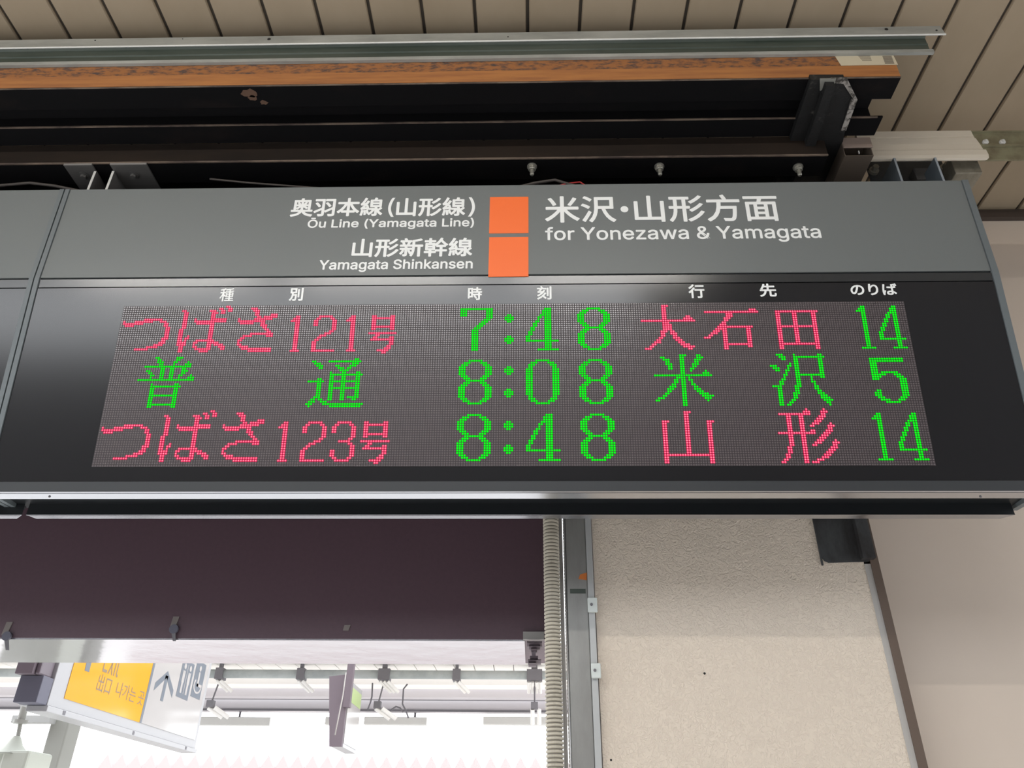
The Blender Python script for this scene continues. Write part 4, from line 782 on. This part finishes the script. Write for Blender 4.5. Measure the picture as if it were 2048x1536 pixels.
# strut channel end
a = at(1690, 312, Y=2.14); b = at(1737, 279, Y=2.14)
t = thing('strut_channel', (a.x, 2.14, a.z), 'short brown strut channel with open end beside the cross beam', 'channel')
mb = MB(); w = b.x - a.x; zz0 = a.z; zz1 = b.z
mb.box(a.x, b.x, 2.14, 2.36, zz0, zz0 + .003); mb.box(a.x, a.x + .003, 2.14, 2.36, zz0 + .003, zz1); mb.box(b.x - .003, b.x, 2.14, 2.36, zz0 + .003, zz1); mb.box(a.x + .003, b.x - .003, 2.18, 2.36, zz1 - .003, zz1)
link('channel_body', mb, M_DKBRN, t)
mb = MB(); mb.box(a.x + .001, b.x + .004, 2.132, 2.1395, zz0 + (zz1 - zz0) * .45, zz1 + .004, 0, .002); link('end_lip', mb, mat('brown_zinc', (.26, .20, .17), .5), t)
mb = MB(); mb.box((a.x + b.x) / 2 - .001, (a.x + b.x) / 2 + .001, 2.133, 2.139, zz0 + .008, zz0 + .022); link('slot_glint', mb, M_BRKE, t)

# ================================================================== CLAMPS ON THE FASCIA EDGE
for i, (px, py0, py1, disc) in enumerate(((14, 1243, 1300, True), (348, 1232, 1282, True), (691, 1249, 1273, False))):
    a = at(px, py1, Y=FY - .01); b = at(px, py0, Y=FY - .01); c = at(px, (py0 * .55 + py1 * .45), Y=FY - .012)
    t = thing('edge_clamp', (a.x, FY - .01, a.z), ['small steel clamp on the fascia edge at the far left', 'small steel clamp with round pad on the fascia edge above the yellow sign', 'plain pale tab on the dark fascia'][i], 'clamp')
    mb = MB(); mb.hull([(b.x - .005, FY - .004, b.z), (b.x + .018, FY - .004, b.z), (b.x + .012, FY - .004, max(a.z + .02, c.z)), (b.x - .009, FY - .004, max(a.z + .02, c.z))], (0, .0035, 0))
    link('strap', mb, mat('dull_strap', (.2, .175, .165), .6), t)
    if disc:
        mb = MB(); mb.cyl((c.x, FY - .014, c.z - .006), (c.x, FY - .0045, c.z - .006), .017, 16); link('pad', mb, M_SLATE2, t)
        mb = MB(); mb.hull([(c.x - .008, FY - .012, c.z - .012), (c.x + .008, FY - .012, c.z - .012), (a.x + .006, FY - .012, a.z), (a.x - .004, FY - .012, a.z)], (0, .006, 0)); link('hook', mb, M_DKG, t)
# jagged clamp cluster beside the conduit
a = at(1046, 1277, Y=FY - .03)
t = thing('junction_clamp', (a.x, FY - .03, a.z - .1), 'dark clamp block hanging at the fascia end beside the conduit', 'clamp')
mb = MB(); b = at(1088, 1262, Y=FY - .03); mb.box(a.x, b.x, FY - .02, FY - .001, a.z, b.z); link('pale_block', mb, mat('pale_clamp', (.30, .29, .28), .6), t)
mb = MB(); random.seed(3)
for (pxa, pya, pxb, pyb) in ((1054, 1282, 1084, 1292), (1058, 1290, 1080, 1298), (1062, 1296, 1074, 1303), (1056, 1318, 1082, 1326), (1060, 1311, 1076, 1320), (1057, 1324, 1072, 1331)):
    p = at(pxa, pyb, Y=FY - .035); q = at(pxb, pya, Y=FY - .035)
    mb.prism([(FY - .03, p.z), (FY - .05, (p.z + q.z) / 2), (FY - .03, q.z), (FY - .005, q.z), (FY - .005, p.z)], p.x, q.x)
link('toothed_jaw', mb, M_SLATE, t)
mb = MB(); p = at(1067, 1331, Y=FY - .03); q = at(1067, 1290, Y=FY - .03); mb.box(p.x - .006, p.x + .008, FY - .035, FY - .02, p.z, q.z); link('stem', mb, M_SLATE, t)

# ================================================================== OUTSIDE BEYOND THE OPENING
# neighbouring canopy seen under the soffit
CY = 8.0
SXJ = -2.59
def zc8(py, Y=CY): return zat(py, Y, 560)
t = thing('neighbour_canopy', (-2, CY, zc8(1420)), 'pale canopy of the neighbouring platform with grey edge beams', 'canopy')
z1 = zc8(1341)
yA = z1 / (ray(560, 1300).z / ray(560, 1300).y)
canopy_thing = t
first = None
for k in range(40):
    x_ = -7.2 + k * .19
    if first is None:
        mb = MB(); mb.box(-7.2, -7.2 + .182, yA, CY + .1, z1, z1 + .02); first = link('canopy_plank', mb, M_PALEC, t)
    else:
        c = first.copy(); COL.objects.link(c); c.parent = t; c.location = first.location + Vector((k * .19, 0, 0))
mb = MB(); mb.box(-7.4, .5, yA, CY + .2, z1 + .022, z1 + .06); link('canopy_deck', mb, M_GREYC, t)
mb = MB(); mb.box(-7.4, .5, CY + .25, CY + .5, zc8(1368, CY + .25), zc8(1352, CY + .25)); link('pale_fascia', mb, M_PALEC, t)
mb = MB(); mb.box(-7.4, .5, CY + .55, CY + .7, zc8(1393, CY + .55), zc8(1364, CY + .55)); link('upper_beam', mb, M_GREYC, t)
mb = MB(); mb.box(-7.4, .5, CY + .72, CY + .8, zc8(1397, CY + .72), zc8(1388, CY + .72)); link('gutter_lip', mb, M_DKG, t)
mb = MB(); mb.box(-7.4, .5, CY + .85, CY + 1.0, zc8(1421, CY + .85), zc8(1392, CY + .85)); link('lower_beam', mb, M_GREYC, t)
mb = MB(); mb.box(-7.4, .5, CY + .83, CY + .848, zc8(1422, CY + .85), zc8(1418, CY + .85)); link('drip_edge', mb, M_DKG, t)
# pipe along the canopy
za = zc8(1348, CY - .3)
mb = MB(); mb.cyl((-7.4, CY - .3, za), (.4, CY - .3, za), .040, 16)
tag(link('grey_pipe', mb, M_PIPE), 'long grey pipe running along the neighbouring canopy', 'pipe')
lb = ['far left', 'right of the yellow and white sign', 'middle of the grey pipe', 'right of the hanging green and white sign', 'third from the conduit', 'nearest the conduit']
ns = 0
for (px, rods, low, lab_) in ((438, 2, 1, 'double cable clamp on the grey pipe right of the yellow sign'), (601, 2, 0, 'small cable clamp on the grey pipe left of the green and white sign'),
                        (768, 3, 1, 'double cable clamp on the grey pipe right of the green and white sign'), (913, 2, 0, 'small lone cable clamp on the grey pipe near the middle of the right part'), (1069, 4, 1, 'wide cable clamp with white insulators beside the ribbed conduit')):
    p = at(px, 1347, Y=CY - .35)
    t = thing('cable_clamp', (p.x, CY - .3, za), lab_, 'clamp')
    w = .036 * rods * .5
    mb = MB(); mb.box(p.x - w, p.x + w, CY - .36, CY - .24, za - .055, za + .045); mb.box(p.x - w * .4, p.x + w * .4, CY - .34, CY - .3, za + .05, za + .09); link('clamp_body', mb, M_DKG, t)
    sl = (p.x + 0.1) * .0
    for k in range(rods):
        xx = p.x - w + (k + .5) * 2 * w / rods
        tilt = .10 if px < 1000 else 0.0
        mb = MB(); mb.cyl((xx, CY - .33, za - .065), (xx + tilt, CY - .25, za - .15), .016, 10); link('insulator', mb, M_PORC, t)
    if low:
        mb = MB(); mb.cyl((p.x, CY - .3, za - .06), (p.x - (.04 if px < 1000 else 0), CY - .3, za - .27), .008, 6); link('hanger_rod', mb, M_DKG, t)
        q = Vector((p.x - (.04 if px < 1000 else 0), CY - .3, za - .27))
        mb = MB(); mb.box(q.x - .035, q.x + .03, q.y - .03, q.y + .03, q.z - .03, q.z + .03); link('lower_clamp', mb, M_DKG, t)
        for k in (0, 1):
            mb = MB(); mb.cyl((q.x - .02 + k * .06, q.y, q.z - .03), (q.x - .02 + k * .06 + (.13 if px < 1000 else 0), q.y + .06, q.z - .15 + (.04 if px < 1000 else 0)), .020, 10); link('insulator', mb, M_PORC, t)
# thin cords by the canopy
for j, (pts, lb_) in enumerate((([(745, 1366), (744, 1392), (741, 1405), (735, 1420)], 'thin dark cord left of the double clamp by the green sign'),
                           ([(815, 1368), (807, 1378), (806, 1395), (805, 1408), (812, 1422), (817, 1436)], 'curled thin dark cord hanging from the canopy middle'),
                           ([(782, 1420), (792, 1413), (800, 1416), (806, 1424)], 'short looping cord on the lower canopy beam'))):
    mb = MB(); P3 = [at(x, y, Y=CY - .05) for x, y in pts]; mb.path(P3, .008, 6); link('hanging_cord', mb, M_DKG, canopy_thing, label=lb_)
# strip lights seen against the sky
for (xa_, xb_, lb_) in ((215, 541, 'long pale strip light against the sky behind the yellow sign'), (649, 712, 'pale strip light mostly hidden by the green and white sign'), (727, 854, 'short pale strip light right of the green and white sign'), (966, 1140, 'pale strip light against the sky next to the ribbed conduit')):
    a = at(xa_, 1449, Y=8.9); b = at(xb_, 1434, Y=8.9)
    t = thing('strip_light', (a.x, 8.9, a.z), lb_, 'light fitting')
    mb = MB(); mb.box(a.x, b.x, 8.9, 8.98, a.z, b.z, 0, .006); link('light_body', mb, mat('pale_grey_fitting', (.62, .62, .6), .6), t)
    mb = MB(); xm_ = b.x - (b.x - a.x) * .2; mb.cyl((xm_, 8.94, b.z), (xm_, 8.94, zc8(1419, CY + .95)), .012, 8); link('hanging_rod', mb, M_DKG, t)
# folded pale pink roof
z0 = zat(1512, 20, 800); z1 = z0 - 1.6
mb = MB(); N = 44; xx0 = -10.2; st_ = .262 * 1.33
for k in range(N):
    xa_ = xx0 + k * st_; xb_ = xa_ + st_
    vs = [(xa_, 20, z0 - .30), ((xa_ + xb_) / 2, 20, z0), (xb_, 20, z0 - .30), (xb_, 20, z1), (xa_, 20, z1)]
    mb.add(vs, [(0, 1, 2, 3, 4)])
    vs = [(xa_, 20, z0 - .30), ((xa_ + xb_) / 2, 20, z0), (xb_, 20, z0 - .30), (xb_, 30, z0 - 1.1), ((xa_ + xb_) / 2, 30, z0 - .8), (xa_, 30, z0 - 1.1)]
    mb.add(vs, [(0, 1, 4, 5), (1, 2, 3, 4)])
mb.box(xx0, xx0 + N * st_, 20.2, 29.5, FLOOR - 1.2, z0 - .9)
tag(link('folded_roof', mb, M_PINK), 'distant building with pale pink folded metal roof at the bottom of the view', 'roof')

mb = MB(); mb.box(SXJ - .05, SXJ + .05, FY2, 8.1, 1.72, 1.80)
tag(link('steel_joist', mb, M_GREYC), 'grey steel joist above the soffit from which the exit sign hangs', 'joist')
mb = MB(); mb.box(-1.62, -1.50, FY2, 8.1, 1.72, 1.80)
tag(link('steel_joist', mb, M_GREYC), 'grey steel joist above the soffit holding the green and white sign', 'joist')
# exit sign, its long face turned to the right
SX = -2.5
n0 = at(95, 1408, X=SX); n1 = at(390, 1500, X=SX)
sz0 = (n0.z + n1.z) / 2; sy0, sy1 = n0.y, n1.y; SZT = sz0 + .78
t = thing('exit_sign', (SX - .08, sy0, sz0), 'yellow and white hanging exit sign seen at a slant under the soffit', 'sign')
mb = MB(); mb.box(SX - .15, SX, sy0 + .0, sy1, sz0, SZT, 0, .004); case = link('sign_case', mb, M_SIGNE, t)
def sg(px, py): return at(px, py, X=SX)
YA = sg(127, 1398).y; YB = sg(289, 1434).y; YM = sg(297, 1436).y; ZP0 = sg(140, 1398).z
YB = sg(293, 1380).y; YM = sg(301, 1380).y; YE = sg(410, 1400).y
zz = sz0 + .055
mb = MB(); mb.box(SX + .0005, SX + .003, YA, YB, zz, SZT - .03); yp = link('yellow_panel', mb, M_YEL, t)
mb = MB(); mb.box(SX + .0005, SX + .003, YB + .03, sy1 - .05, zz, SZT - .03); wp = link('white_panel', mb, M_SIGNW, t)
mb = MB(); mb.box(SX + .0005, SX + .004, YB, YB + .03, zz, SZT - .03); link('grey_divider', mb, M_SIGNG, t)
mb = MB(); mb.box(SX - .10, SX + .012, sy0 - .01, sy1 + .01, sz0 - .03, sz0 - .001, 0, .003); fr = link('lower_frame', mb, M_SIGNE, t)
for px, py in ((131, 1416), (268, 1461), (372, 1495)):
    p = at(px, py, X=SX + .012); mb = MB(); mb.box(SX + .0122, SX + .014, p.y - .012, p.y + .012, sz0 - .024, sz0 - .004)
    link('frame_screw', mb, M_DKG, fr)
UYv = Vector((0, 1, 0)); UZ = Vector((0, 0, 1)); NX = Vector((1, 0, 0))
def sign_text(body, ya, yb, z0_, z1_, m_, par, bold=0.0):
    lettering(body, Vector((SX + .0032, ya, z0_)), UYv, UZ, yb - ya, z1_ - z0_, m_, par, bold, nrm=NX)
p = sg(203, 1343); q = sg(234, 1352)
sign_text('Exit', p.y, q.y, p.z, p.z + .15, mat('brown_print', (.22, .16, .10), .4), yp)
p = sg(190, 1381); q = sg(217, 1388)
sign_text('出口', p.y, q.y, p.z, p.z + .095, MATS['brown_print'], yp)
p = sg(228, 1392); q = sg(284, 1408)
sign_text('나가는 곳', p.y, q.y, p.z, p.z + .085, MATS['brown_print'], yp)
# arrow shaft top left
p = sg(168, 1341); mb = MB(); mb.hull([(SX + .0035, p.y - .05, SZT - .03), (SX + .0035, p.y + .03, SZT - .03), (SX + .0035, p.y + .05, p.z), (SX + .0035, p.y, p.z)], (.0006, 0, 0)); link('arrow', mb, M_SIGNG, yp)
# white side: arrow up and pictograms
p = sg(322, 1402); q = sg(335, 1342); yc_ = (p.y + q.y) / 2; zt_ = q.z - .0
mb = MB(); aw = .05
za_, zb_ = p.z, q.z
mb.hull([(SX + .0035, yc_ - .022, za_), (SX + .0035, yc_ + .022, za_), (SX + .0035, yc_ + .022, zb_ - .03), (SX + .0035, yc_ - .022, zb_ - .03)], (.0006, 0, 0))
for s_ in (-1, 1):
    mb.hull([(SX + .0035, yc_, zb_), (SX + .0035, yc_, zb_ - .045), (SX + .0035, yc_ + s_ * .15, zb_ - .15), (SX + .0035, yc_ + s_ * .15, zb_ - .10)], (.0006, 0, 0))
link('arrow', mb, M_SIGNG, wp)
for j, (pa, pb) in enumerate(((353, 378), (382, 402))):
    ya = sg(pa, 1380).y; yb = sg(pb, 1380).y; z0_ = sg(pa, 1393).z; z1_ = z0_ + .25
    mb = MB(); mb.box(SX + .0035, SX + .0042, ya, yb, z0_, z1_)
    pg = link('pictogram', mb, M_SIGNG, wp, label='grey restroom pictogram square' if j == 0 else 'grey wheelchair pictogram square')
wpm = M_SIGNW
ya = sg(353, 1380).y; yb = sg(378, 1380).y; z0_ = sg(353, 1393).z
mb = MB(); w_ = yb - ya
for f_ in (.27, .73):
    c = ya + w_ * f_
    mb.box(SX + .0046, SX + .0052, c - w_ * .10, c + w_ * .10, z0_ + .10, z0_ + .18); mb.box(SX + .0046, SX + .0052, c - w_ * .07, c + w_ * .07, z0_ + .03, z0_ + .10)
    mb.cyl((SX + .0046, c, z0_ + .21), (SX + .0052, c, z0_ + .21), .02, 12)
mb.box(SX + .0046, SX + .0052, ya + w_ * .485, ya + w_ * .515, z0_ + .03, z0_ + .23)
link('figure', mb, wpm, wp)
ya = sg(382, 1380).y; yb = sg(402, 1380).y; z0_ = sg(382, 1393).z; w_ = yb - ya; c = (ya + yb) / 2
mb = MB(); nn = 20
for k in range(nn):
    a0 = math.pi * (.75 + 1.35 * k / nn); a1 = math.pi * (.75 + 1.35 * (k + 1) / nn)
    f1 = lambda a, r: (SX + .0046, c + r * math.cos(a) * 1.4, z0_ + .085 + r * math.sin(a))
    mb.hull([f1(a0, .055), f1(a1, .055), f1(a1, .042), f1(a0, .042)], (.0006, 0, 0))
mb.box(SX + .0046, SX + .0052, c - .02, c + .01, z0_ + .08, z0_ + .18); mb.box(SX + .0046, SX + .0052, c - .02, c + .08, z0_ + .08, z0_ + .10)
mb.cyl((SX + .0046, c - .005, z0_ + .205), (SX + .0052, c - .005, z0_ + .205), .02, 12)
link('figure', mb, wpm, wp)
# dark end housing towards the viewer
xA = at(48, 1408, Y=sy0).x
mb = MB(); mb.box(xA, SX - .003, sy0 - .10, sy0 - .002, sz0 + .0, sz0 + .13, 0, .003); link('end_box', mb, M_SLATE2, t, label='slate end box facing the viewer')
mb = MB(); mb.box(xA - .012, SX - .045, sy0 - .14, sy0 - .002, sz0 + .131, SZT + .2, 0, .003); link('end_cover', mb, M_SLATE, t, label='plum upper end cover')
mb = MB(); mb.box(SX - .044, SX - .018, sy0 - .12, sy0 - .002, sz0 + .131, SZT + .2, 0, .008); link('end_ridge', mb, mat('light_plum', (.14, .115, .135), .4), t)
mb = MB(); mb.cyl((SX - .09, sy0 + .5, SZT), (SX - .09, sy0 + .5, 1.72), .02, 10); mb.cyl((SX - .09, sy1 - .4, SZT), (SX - .09, sy1 - .4, 1.72), .02, 10); link('hanging_rod', mb, M_DKG, t)

# second hanging sign, narrow, nearly edge-on
s0 = at(684, 1493, Y=7.0); S2 = s0.x
yq = at(712, 1508, X=S2).y; yt = 7.0
t = thing('platform_sign', (S2 - .06, 7.0, s0.z), 'green and white hanging sign turned nearly edge-on in the opening', 'sign')
xle = at(658, 1494, Y=7.0).x; zt2 = zat(1353, 7.0, 680)
mb = MB(); mb.hull([(xle, 6.999, s0.z), (S2 - .004, 6.999, s0.z), (S2 - .004, 6.999, zt2 + .02), (xle - .07, 6.999, zt2)], (0, .04, 0)); link('end_face', mb, M_SLATE, t, label='plum end face towards the viewer')
mb = MB(); mb.box(xle + .01, S2 - .002, 7.04, yq, s0.z, zt2 - .02); link('sign_case', mb, M_SIGNE, t)
zg = at(708, 1410, X=S2).z
mb = MB(); mb.box(S2 - .0015, S2 + .003, 7.04, yq - .03, s0.z + .03, zg); link('white_panel', mb, M_SIGNW, t)
mb = MB(); mb.box(S2 - .0015, S2 + .003, 7.04, yq - .03, zg + .002, zt2 - .06); link('green_panel', mb, M_GREEN, t)
xb2 = at(703, 1335, Y=7.0).x
mb = MB(); mb.box(xb2 - .03, xb2 + .025, 6.97, 7.03, zt2 - .25, 1.72); link('hanging_post', mb, M_SLATE, t)
mb = MB(); mb.path([at(692, 1345, Y=6.9), at(686, 1390, Y=6.9), at(678, 1430, Y=6.9), at(670, 1470, Y=6.9)], .005, 6); link('thin_cable', mb, M_GREYW, t)

# column standing on the platform behind the exit sign
a = at(75, 1536, Y=6.0); b = at(113, 1536, Y=6.0)
mb = MB(); mb.box(a.x, b.x, 6.0, 6.18, FLOOR, CEIL, 0, .01)
t = tag(link('column', mb, M_POSTO, origin=(a.x, 6.0, FLOOR)), 'olive grey square column behind the lower left of the yellow sign', 'column')
# horizontal arm and loudspeaker at the far left
a = at(25, 1430, Y=5.9); b = at(104, 1446, Y=5.9)
mb = MB(); mb.box(a.x, b.x - .02, 5.9, 5.98, b.z, a.z, 0, .004)
tag(link('bracket_arm', mb, mat('pale_arm', (.36, .36, .35), .6), origin=(b.x, 5.9, b.z)), 'short pale horizontal arm fixed to the olive grey column', 'arm')
top = at(50, 1412, Y=4.9); mid = at(42, 1440, Y=4.9); low = at(36, 1472, Y=4.9)
t = thing('loudspeaker', (low.x, 4.9, low.z), 'pale grey green loudspeaker hanging at the bottom left corner', 'loudspeaker')
mb = MB(); mb.cyl(top, mid, .022, 12); mb.cyl(mid, mid - Vector((0, 0, .02)), .04, 12); mb.cyl(mid, low, .012, 10); link('stem', mb, mat('grey_stem', (.34, .34, .31), .5), t)
p2 = at(34, 1500, Y=4.9)
mb = MB(); mb.lathe([(.018, 0), (.03, -.02), (.045, -.05), (.085, -.09), (.10, -.10), (.0005, -.101)], (low.x - .005, 4.9, low.z), 20); link('neck', mb, M_OLIVEP, t)
p3 = at(75, 1503, Y=4.9)
mb = MB(); mb.box(at(-60, 1510, Y=4.9).x, at(20, 1510, Y=4.9).x, 4.86, 5.1, p3.z - .5, p3.z - .01, 0, .01); mb.box(at(20.5, 1510, Y=4.9).x, p3.x, 4.82, 5.08, p3.z - .5, p3.z, 0, .015); link('speaker_box', mb, M_OLIVEP, t)

# ================================================================== BEHIND THE VIEWER (seen only as light and reflections)
mb = MB(); mb.box(-30, 30, -12, -10, FLOOR - 1.2, 4.4)
b_ = link('opposite_building', mb, M_BLDG); tag(b_, 'dark station building across the tracks behind the viewer', 'building')
mb = MB(); mb.box(1.15, 8, -3.2, -3.0, FLOOR - 1.2, 6.0)  # unseen wall placed to end the bright reflection on the display
s_ = link('unseen_wall', mb, M_BLDG); tag(s_, 'unseen dark wall at the right behind the viewer', 'wall')
# fluorescent fittings under the ceiling
ly = -0.25
for i, xx in enumerate((-2.5, -1.0, .5)):
    t = thing('fluorescent_lamp', (xx, ly, CEIL), ['fluorescent lamp over the left of the platform', 'fluorescent lamp left above the viewer', 'fluorescent lamp right above the viewer'][i], 'lamp')
    mb = MB(); mb.box(xx - .62, xx + .62, ly - .05, ly + .05, CEIL - .06, CEIL - .001, 0, .004); link('lamp_body', mb, M_SIGNE, t)
    mb = MB(); mb.cyl((xx - .6, ly, CEIL - .085), (xx + .6, ly, CEIL - .085), .014, 12); link('tube', mb, M_TUBE, t)
    mb = MB(); mb.box(xx - .615, xx - .6, ly - .02, ly + .02, CEIL - .105, CEIL - .06); mb.box(xx + .6, xx + .615, ly - .02, ly + .02, CEIL - .105, CEIL - .06); link('tube_holder', mb, M_SIGNE, t)
